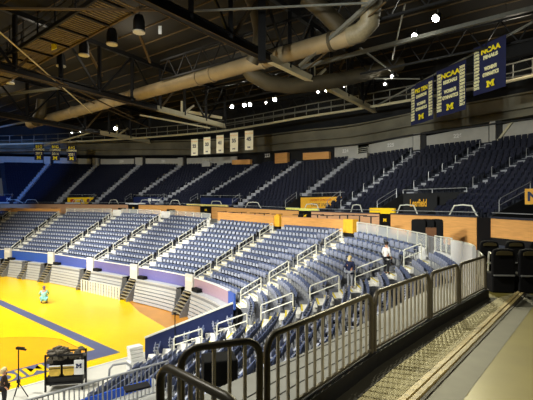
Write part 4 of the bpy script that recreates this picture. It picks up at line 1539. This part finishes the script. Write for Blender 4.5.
# slim pole stand by the riser wall
sp = P(175, 342, 24.2)
o = thing('pole_stand', V3(sp.x, sp.y, 0), 'slim dark pole stand behind the navy side wall', 'stand')
MB().tube([V3(sp.x, sp.y, 0), P(175, 314, 24.2)], .03, 6).build('pole', steel_black, o)
MB().box(P(175, 313.5, 24.2), (.16, .1, .14)).build('pole_head', steel_black, o)
MB().lathe(V3(sp.x, sp.y, 0), [(.3, 0), (.3, .04), (.05, .08)], 12).build('pole_foot', steel_black, o)

# ---------------------------------------------------------------- banners
def banner(pl, pr, z0, z1, m, label, group):
    """hanging cloth between ground points pl, pr"""
    pl, pr = Vector((pl[0], pl[1], 0)), Vector((pr[0], pr[1], 0))
    xd = (pr - pl).normalized()
    W, n = (pr - pl).length, xd.cross(Z)
    o = thing('hanging_banner', V3(pl.x, pl.y, z0).lerp(V3(pr.x, pr.y, z0), .5), label, 'banner', group)
    nx, nz = 12, 10
    vs, fs = [], []
    for s in (0, 1):
        for j in range(nz + 1):
            for i in range(nx + 1):
                u, v = i / nx, j / nz
                vs.append(pl + xd * (W * u) + Z * (z0 + (z1 - z0) * v) + n * (.015 * W * math.sin(u * 9) * (1 - v) - .012 * s))
    N = (nx + 1) * (nz + 1)
    for j in range(nz):
        for i in range(nx):
            a = j * (nx + 1) + i
            fs.append((a, a + 1, a + nx + 2, a + nx + 1))
            fs.append((N + a, N + a + nx + 1, N + a + nx + 2, N + a + 1))
    per = list(range(nx + 1)) + [j * (nx + 1) + nx for j in range(1, nz + 1)] + [nz * (nx + 1) + i for i in range(nx - 1, -1, -1)] + [j * (nx + 1) for j in range(nz - 1, 0, -1)]
    for a, b in zip(per, per[1:] + per[:1]):
        fs.append((a, N + a, N + b, b))
    MB().add(vs, fs).build('cloth', m, o, smooth=True)
    MB().tube([pl + Z * z1 - xd * .06, pr + Z * z1 + xd * .06], .035, 6).build('hanging_rod', steel_black, o)
    return o, xd, n, W, pl


def btext(o, pl, xd, n, W, z0, z1, s, u, v, size, m, sx=1.0, align='CENTER', bold=.0):
    return text('lettering', s, size, pl + xd * (W * u) + Z * (z0 + (z1 - z0) * v) + n * (.02 * W + .01), xd, Z, m, o, depth=.004, align=align, sx=sx, bold=bold)


gyn = 'navy banners hung at upper right'
YRS = ['1991\n1992\n1993\n1994\n1995\n1996\n1997\n1998\n1999\n2000\n2001\n2002', '2003\n2004\n2005\n2007\n2008\n2009\n2011\n2013\n2014\n2015\n2016\n2017']
for k, (L_, R_, dl, dr_, z0, z1, lines, lab) in enumerate(((411, 433.5, 43, 39.6, 17.6, 21.75, (("BIG TEN", .80), ("CHAMPIONS", .66), ("WOMEN'S", .47), ("GYMNASTICS", .35)), 'navy banner lowest and farthest of three at upper right'),
                                                       (436.5, 466, 39.5, 36.2, 17.7, 22.15, (('NCAA', .82), ('REGIONALS', .68), ("WOMEN'S", .48), ('GYMNASTICS', .36)), 'navy banner in the middle of three, two columns of years'),
                                                       (473.5, 506, 35.2, 32.3, 18.6, 22.7, (('NCAA', .83), ('FINALS', .70), ("WOMEN'S", .47), ('GYMNASTICS', .35)), 'navy banner largest and nearest of three at upper right'))):
    pl, pr = P(L_, 0, dl), P(R_, 0, dr_)
    o, xd, n, W, pl = banner(pl, pr, z0, z1, navy_banner, lab, gyn)
    h = z1 - z0
    cxu = .5 if k < 2 else .56
    for s, v in lines:
        big = s in ('NCAA', 'BIG TEN')
        btext(o, pl, xd, n, W, z0, z1, s, cxu, v, h * (.14 if big else .095), lemon_ink if big else cream_ink, sx=.75 * W / 2.6 * (1.25 if s in ('NCAA', 'FINALS') else (.9 if s == 'BIG TEN' else .72)), bold=.03)
    mm = MB()
    block_m(mm, pl + xd * W * cxu + Z * (z0 + h * .15) + n * (.02 * W + .01), xd, Z, W * .24, h * .13, .02)
    mm.build('letter_mark', lemon_ink, o)
    btext(o, pl, xd, n, W, z0, z1, YRS[0], .12, .5, h * .068, cream_ink, bold=.02)
    if k < 2:
        btext(o, pl, xd, n, W, z0, z1, YRS[1], .9, .5, h * .068, cream_ink, bold=.02)
    for e in (pl, pl + xd * W):
        MB().tube([e + Z * z1, e + Z * (z1 + 2.5)], .02, 5).build('cord', steel_black, o)
for k, (px, y0, y1, w, num) in enumerate(((194.5, 139, 155.5, 6.7, '22'), (207, 137, 154, 6.8, '33'), (220, 135, 153, 7.2, '41'), (234, 132.5, 151.5, 7.8, '35'), (249, 130.5, 150, 8.2, '45'))):
    d = 60 - k * 1.0
    pl, pr = P(px - w / 2, 0, d + .25), P(px + w / 2, 0, d - .25)
    z0, z1 = P(px, y1, d).z, P(px, y0, d).z
    o, xd, n, W, pl = banner(pl, pr, z0, z1, white_banner, f'white hanging jersey banner numbered {num}, {["first", "second", "third", "fourth", "fifth"][k]} from the left of five', 'white jersey banners')
    h = z1 - z0
    btext(o, pl, xd, n, W, z0, z1, num, .5, .56, h * .26, grey_ink, bold=.03)
    btext(o, pl, xd, n, W, z0, z1, 'MICHIGAN', .5, .84, h * .09, gold_sign, sx=1.0)
    mm = MB()
    block_m(mm, pl + xd * W * .5 + Z * (z0 + h * .14) + n * (.02 * W + .01), xd, Z, W * .34, h * .08, .02)
    mm.build('letter_mark', navy, o)
    for e in (pl, pl + xd * W):
        MB().tube([e + Z * z1, e + Z * (z1 + 1.6)], .015, 5).build('cord', steel_black, o)
for k, (px, y0, y1) in enumerate(((39, 144.5, 160), (55.3, 145, 160.5), (71.7, 146, 160.8))):
    d = 70 - k * 1.0
    pl, pr = P(px - 4.6, 0, d), P(px + 4.6, 0, d)
    z0, z1 = P(px, y1, d).z, P(px, y0, d).z
    o, xd, n, W, pl = banner(pl, pr, z0, z1, navy_banner, f'navy championship banner over the far left stands, {["left", "middle", "right"][k]} of three', 'far left navy banners')
    h = z1 - z0
    btext(o, pl, xd, n, W, z0, z1, 'B1G', .5, .87, h * .25, lemon_ink, bold=.01)
    btext(o, pl, xd, n, W, z0, z1, 'CHAMPIONS', .5, .67, h * .2, cream_ink, sx=.62, bold=.01)
    btext(o, pl, xd, n, W, z0, z1, ['2012', '2014', '2021'][k], .5, .42, h * .22, cream_ink, bold=.01)
    mm = MB()
    block_m(mm, pl + xd * W * .5 + Z * (z0 + h * .16) + n * (.02 * W + .01), xd, Z, W * .46, h * .22, .03)
    mm.build('letter_mark', lemon_ink, o)
    for e in (pl, pl + xd * W):
        MB().tube([e + Z * z1, e + Z * (z1 + 2.5)], .02, 5).build('cord', steel_black, o)
# ---------------------------------------------------------------- people
def skinned(name, verts, edges, m, parent, org, rot, sub=1, root=0):
    """verts: (x, y, z, radius) in person space"""
    me = bpy.data.meshes.new(name)
    q = Matrix.Rotation(rot, 4, 'Z')
    off = org - parent_loc(parent)
    me.from_pydata([tuple((q @ Vector(v[:3])) + off) for v in verts], edges, [])
    me.materials.append(m)
    ob = bpy.data.objects.new(name, me)
    C.objects.link(ob)
    ob.parent = parent
    md = ob.modifiers.new('skin', 'SKIN')
    for i, v in enumerate(verts):
        r = v[3] if isinstance(v[3], tuple) else (v[3], v[3])
        me.skin_vertices[0].data[i].radius = r
        me.skin_vertices[0].data[i].use_root = (i == root)
    md.use_smooth_shade = True
    s = ob.modifiers.new('sub', 'SUBSURF')
    s.levels = s.render_levels = sub
    return ob


def person(org, rot, scale, label, shirt, trousers, hair, pose='stand', long_hair=False):
    o = thing('person', org, label, 'person')
    k = scale
    if pose == 'stand':
        arms = [[(sg * .17, 0, 1.41, .055), (sg * .235, .03, 1.15, .042), (sg * .215, -.12, .93, .030)] for sg in (-1, 1)]
        legs = [[(sg * .09, 0, .90, .085), (sg * .10, -.02, .49, .06), (sg * .10, .02, .09, .04), (sg * .11, -.14, .04, .035)] for sg in (-1, 1)]
        spine = [(0, 0, .95, (.14, .10)), (0, 0, 1.15, (.125, .09)), (0, .01, 1.36, (.15, .095)), (0, 0, 1.48, .055), (0, -.01, 1.54, .055), (0, -.02, 1.62, (.075, .09)), (0, -.02, 1.71, (.06, .075))]
    else:   # crouching, bent forward over the knees
        legs = [[(sg * .11, .12, .38, .09), (sg * .20, -.26, .46, .068), (sg * .17, .0, .09, .045), (sg * .18, -.16, .04, .038)] for sg in (-1, 1)]
        spine = [(0, .14, .42, (.16, .12)), (0, .10, .64, (.15, .11)), (0, -.02, .86, (.17, .11)), (0, -.08, .97, .06), (0, -.12, 1.02, .058), (0, -.16, 1.10, (.08, .09)), (0, -.17, 1.19, (.06, .075))]
        arms = [[(sg * .20, -.03, .88, .058), (sg * .30, -.22, .66, .045), (sg * .2, -.42, .5, .032)] for sg in (-1, 1)]
    V, E = [], []

    def chain(pts, start=None):
        prev = start
        ids = []
        for p in pts:
            V.append(p)
            if prev is not None:
                E.append((prev, len(V) - 1))
            prev = len(V) - 1
            ids.append(prev)
        return ids
    sp = chain(spine)
    for a, l in zip(arms, legs):
        ai = chain(a, sp[2])
        chain(l, sp[0])
        w = Vector(a[2][:3])
        d = (w - Vector(a[1][:3])).normalized()
        pm = w + d * .07
        pi = chain([(*pm, .028)], ai[-1])
        sgn = 1 if w.x > 0 else -1
        for j in range(4):
            fo = V3(0, (j - 1.5) * .021, 0)
            f1 = pm + d * .045 + fo * 1.15
            f2 = f1 + d * (.03 - .004 * abs(j - 1)) + V3(-sgn * .015, 0, -.005)
            chain([(*f1, .009), (*f2, .008)], pi[0])
        t1 = w + d * .04 + V3(-sgn * .02, -.035, 0)
        chain([(*t1, .010), (*(t1 + d * .035), .008)], ai[-1])
    sc = lambda vs: [(v[0] * k, v[1] * k, v[2] * k, tuple(x * k for x in v[3]) if isinstance(v[3], tuple) else v[3] * k) for v in vs]
    skinned('body', sc(V), E, skin_m, o, org, rot, 1)
    g = 1.18
    # shirt
    V2, E2 = [], []
    V, E = V2, E2

    def grow(p, f=g, ad=.008):
        r = p[3]
        return (p[0], p[1], p[2], tuple(x * f + ad for x in r) if isinstance(r, tuple) else r * f + ad)

    def chain2(pts, start=None):
        prev, ids = start, []
        for p in pts:
            V2.append(p)
            if prev is not None:
                E2.append((prev, len(V2) - 1))
            prev = len(V2) - 1
            ids.append(prev)
        return ids
    s2 = chain2([grow(p, 1.28) for p in spine[:3]])
    V2.append((spine[0][0], spine[0][1] - .01, spine[0][2] - .09, (.17, .13)))
    E2.append((0, len(V2) - 1))
    for a in arms:
        chain2([grow(p) for p in a[:2]] + [grow(tuple(Vector(a[1][:3]).lerp(Vector(a[2][:3]), .85)) + (a[2][3],))], s2[2])
    skinned('shirt', sc(V2), E2, shirt, o, org, rot, 1)
    V2, E2 = [], []
    h = spine[0]
    s2 = chain2([(h[0], h[1], h[2] + .03, tuple(x * 1.4 for x in h[3]))])
    for l in legs:
        chain2([grow(p, 1.2) for p in l[:3]], s2[0])
    skinned('trousers', sc(V2), E2, trousers, o, org, rot, 1)
    for l in legs:
        skinned('shoe', sc([grow(l[2], 1.25), grow(l[3], 1.35), (l[3][0], l[3][1] - .05, l[3][2], .035)]), [(0, 1), (1, 2)], black, o, org, rot, 1)
    q = Matrix.Rotation(rot, 4, 'Z')
    hd = Vector(spine[5][:3])
    at = lambda v: org + q @ ((hd + Vector(v)) * k)
    hb = MB()
    prof = [(.098, -.02), (.108, .03), (.104, .08), (.08, .125), (.04, .15), (.005, .155)]
    hb.lathe(at((0, .012, 0)), [(r * k, z * k) for r, z in prof], 14)
    if long_hair:
        hb.tube([at((0, .07, .06)), at((0, .09, -.05)), at((0, .085, -.14))], .085 * k, 10)
    hb.build('hair', hair, o, smooth=True)
    fc = MB()
    for sg in (-1, 1):
        fc.lathe(at((sg * .032, -.092, .0)), [(.004 * k, -.009 * k), (.011 * k, 0), (.004 * k, .009 * k)], 8)
    fc.build('eyes', black, o)
    ns = MB()
    ns.prism([at((-.013, -.085, -.04)), at((.013, -.085, -.04)), at((0, -.09, .005))], q @ V3(0, -.028 * k, -.004 * k))
    ns.build('nose', skin_m, o)
    MB().box(at((0, -.09, -.065)), (.045 * k, .012 * k, .012 * k), rot).build('mouth', mat('lips', (160, 80, 74), .6), o)
    for sg in (-1, 1):
        MB().box(at((sg * .085, .005, -.01)), (.02 * k, .04 * k, .06 * k), rot).build('ear', skin_m, o, bevel=.008)
    return o


blond = mat('blond_hair', (226, 204, 150), .7, var=.15, scale=20)
dark_hair = mat('dark_hair', (40, 32, 26), .7)
pA = LB(7).lerp(LT(7), .775)
person(V3(pA.x, pA.y, pA.z + .06), 2.2, 1.0, 'person with dark hair in a white top standing on the corner stair', mat('white_top', (232, 230, 224), .8), mat('dark_trousers', (30, 30, 36), .8), dark_hair)
b = LB(7).lerp(LT(7), .588)
person(V3(b.x, b.y, b.z + .06), 2.6, 1.0, 'person with pale blond hair in a navy top standing on the corner stair', mat('navy_top', (26, 34, 66), .8), mat('grey_trousers', (150, 154, 160), .8), blond, long_hair=True)
c = Pz(44, 303, .02)
person(V3(c.x, c.y, .02), 3.6, 1.28, 'person crouching in pale teal clothes on the yellow court', mat('teal_top', (150, 206, 196), .8, var=.1, scale=5), mat('teal_trousers', (132, 196, 188), .8), mat('mauve_hair', (128, 106, 124), .8), pose='crouch', long_hair=True)
d = P(4, 400, 18.5)
person(V3(d.x, d.y, 0), 1.9, 1.03, 'person with blond hair and a dark top at the left edge', mat('dark_top', (58, 44, 34), .8), mat('dark_trousers', (30, 30, 36), .8), blond, long_hair=True)

# ---------------------------------------------------------------- camera
cam = bpy.data.cameras.new('camera')
cam.sensor_width = 36
cam.lens = 36 * F / 533
cam.shift_y = 8 / 533
cam.clip_end = 500
co = bpy.data.objects.new('camera', cam)
co.location = (0, 0, EYE)
co.rotation_euler = (math.pi / 2, 0, 0)
C.objects.link(co)
sc_ = bpy.context.scene
sc_.camera = co

# ---------------------------------------------------------------- seats: the 300 that show largest stand alone, the rest is one mass
bpy.context.view_layer.update()
dg = bpy.context.evaluated_depsgraph_get()
eye = V3(0, 0, EYE)
cand = []
for e in seats:
    p = e[0] + Z * .62
    px, py = pxof(p)
    if not (3 < px < 530 and 3 < py < 396):
        continue
    cand.append((p.y, e))
cand.sort(key=lambda x: x[0])
solo = []
for d_, e in cand:
    n_vis = 0
    for hz in (.45, .62, .8):
        p = e[0] + Z * hz
        dr = (p - eye)
        L_ = dr.length
        hit = sc_.ray_cast(dg, eye, dr.normalized(), distance=L_ - .15)
        # thin rails do not hide a seat: try two neighbouring points
        if not hit[0]:
            n_vis += 1
    if n_vis >= 2:
        solo.append(e)
    if len(solo) >= 300:
        break
solo_ids = {id(e) for e in solo}
B_, P_, I_ = seat_geo(True)


def local_mesh(name, g, m):
    me = bpy.data.meshes.new(name)
    me.from_pydata(g.v, [], g.f)
    me.materials.append(m)
    bm = bmesh.new()
    bm.from_mesh(me)
    bmesh.ops.recalc_face_normals(bm, faces=bm.faces)
    bm.to_mesh(me)
    bm.free()
    return me


me_b, me_p, me_i = local_mesh('backrest', B_, seat_blue), local_mesh('seat_pan', P_, seat_pale), local_mesh('armrest_frame', I_, seat_iron)
SECN = {-1: 'the far left section', 0: 'the far left section', 1: 'the second far section', 2: 'the third far section', 3: 'the middle far section', 4: 'the section left of the curve', 5: 'the section under the parapet',
        6: 'the section under the glass railing', 7: 'the section beyond the railing', 8: 'the low end rows', 9: 'the columns along the navy wall'}
for n_, e in enumerate(solo):
    p, fc, sec, r, q, kk = e
    ro = bpy.data.objects.new('stadium_seat', None)
    ro.empty_display_size = .1
    C.objects.link(ro)
    ro.matrix_world = seat_mtx(p, fc)
    ro['label'] = f'blue folding seat, {ORD[r + 1]} row up, {ORD[q + 1]} along, {SECN[sec]}'
    ro['category'] = 'seat'
    ro['group'] = 'blue folding seats of the lower stand'
    for nm, me in (('backrest', me_b), ('seat_pan', me_p), ('armrest_frame', me_i)):
        c = bpy.data.objects.new(nm, me)
        C.objects.link(c)
        c.parent = ro
rest = [e for e in seats if id(e) not in solo_ids]
o = mass('stadium_seats', rest, [seat_blue, seat_pan_lit, seat_dim_iron])
tag(o, 'rows of blue folding seats filling the lower stands round the court', 'seats', kind='stuff')
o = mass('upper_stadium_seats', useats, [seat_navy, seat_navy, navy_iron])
tag(o, 'rows of dark navy seats filling the shadowed upper stand', 'seats', kind='stuff')
print('SEATS', len(seats), len(solo), len(useats))


# ---------------------------------------------------------------- light
def spot(name, loc, aim, power, size, col=(1, .97, .9), blend=.5, radius=.4):
    l = bpy.data.lights.new(name, 'SPOT')
    l.energy = power
    l.spot_size = R(size)
    l.spot_blend = blend
    l.color = col
    l.shadow_soft_size = radius
    ob = bpy.data.objects.new(name, l)
    C.objects.link(ob)
    ob.location = loc
    ob.rotation_euler = (Vector(aim) - Vector(loc)).to_track_quat('-Z', 'Y').to_euler()
    return ob


def point(name, loc, power, col=(1, .95, .85), radius=.5):
    l = bpy.data.lights.new(name, 'POINT')
    l.energy = power
    l.color = col
    l.shadow_soft_size = radius
    ob = bpy.data.objects.new(name, l)
    C.objects.link(ob)
    ob.location = loc
    return ob


# court rig high over the floor, outside the frame to the left
for x, y, ax, ay in ((-22, 20, -18, 30), (-30, 28, -26, 36), (-16, 14, -12, 24), (-36, 38, -34, 44)):
    spot('court_lamp', (x, y, 24), (ax, ay, 0), 10500, 85, (1, .98, .92))
# added unseen fill spots for the lower stands, platform and concourse
for x, y, ax, ay, pw in ((-26, 22, -24, 57, 10500), (-20, 18, -10, 49, 10000), (-16, 12, 0, 38, 9000), (-14, 8, 5, 27, 8000), (-12, 6, 0, 18, 7000), (-9, 9, 3, 8, 5000)):
    spot('stand_fill', (x, y, 20), (ax, ay, 6), pw, 48, (1, .98, .92))
# added unseen fill spots, low over the bowl, for the upper stand
for x, y, ax, ay in ((-24, 22, -20, 78), (-16, 14, 6, 62), (-13, 10, 20, 48), (-12, 8, 26, 36)):
    spot('upper_fill', (x, y, 15), (ax, ay, 15), 6500, 50, (.97, 1, .93))
# added unseen blue spot imitating lens haze over the far left stand
spot('blue_haze_fill', (-42, 44, 23), (-58, 80, 15), 18000, 60, (.12, .32, 1))
# concourse lamp over the walkway
spot('walkway_lamp', (5.0, 1.2, 10.6), (2.4, 6.9, 7.5), 330, 62, (1, .92, .72), radius=.15)
for a_, b_, d_ in ((415, 36, 33.4), (436, 18, 29.4)):
    spot('aisle_lamp', P(a_, b_, d_) - Z * .5, (3.4, 7.2, 7), 4200, 24, (1, .93, .62), radius=.06)
spot('riser_fill', (-5, 1, 19), (-4.5, 19, 1.5), 5000, 42, (1, .98, .9))  # added unseen fill that brightens the backs of the riser seats
# added fill points without fixtures, a dim glow between the trusses
for x, y, z in ((-25, 45, 23.5), (-13, 40, 24.5), (-12, 22, 24), (22, 36, 22.5), (-40, 60, 24)):
    point('roof_fill', (x, y, z), 200, (1, .9, .72))

w = bpy.data.worlds.new('world')
bpy.context.scene.world = w
w.use_nodes = True
w.node_tree.nodes['Background'].inputs['Color'].default_value = (.02, .022, .026, 1)
w.node_tree.nodes['Background'].inputs['Strength'].default_value = 1.0
vs = sc_.view_settings
vs.view_transform = 'Standard'
vs.look = 'None'
vs.gamma = 1
vs.use_curve_mapping = False
vs.exposure = 1.0
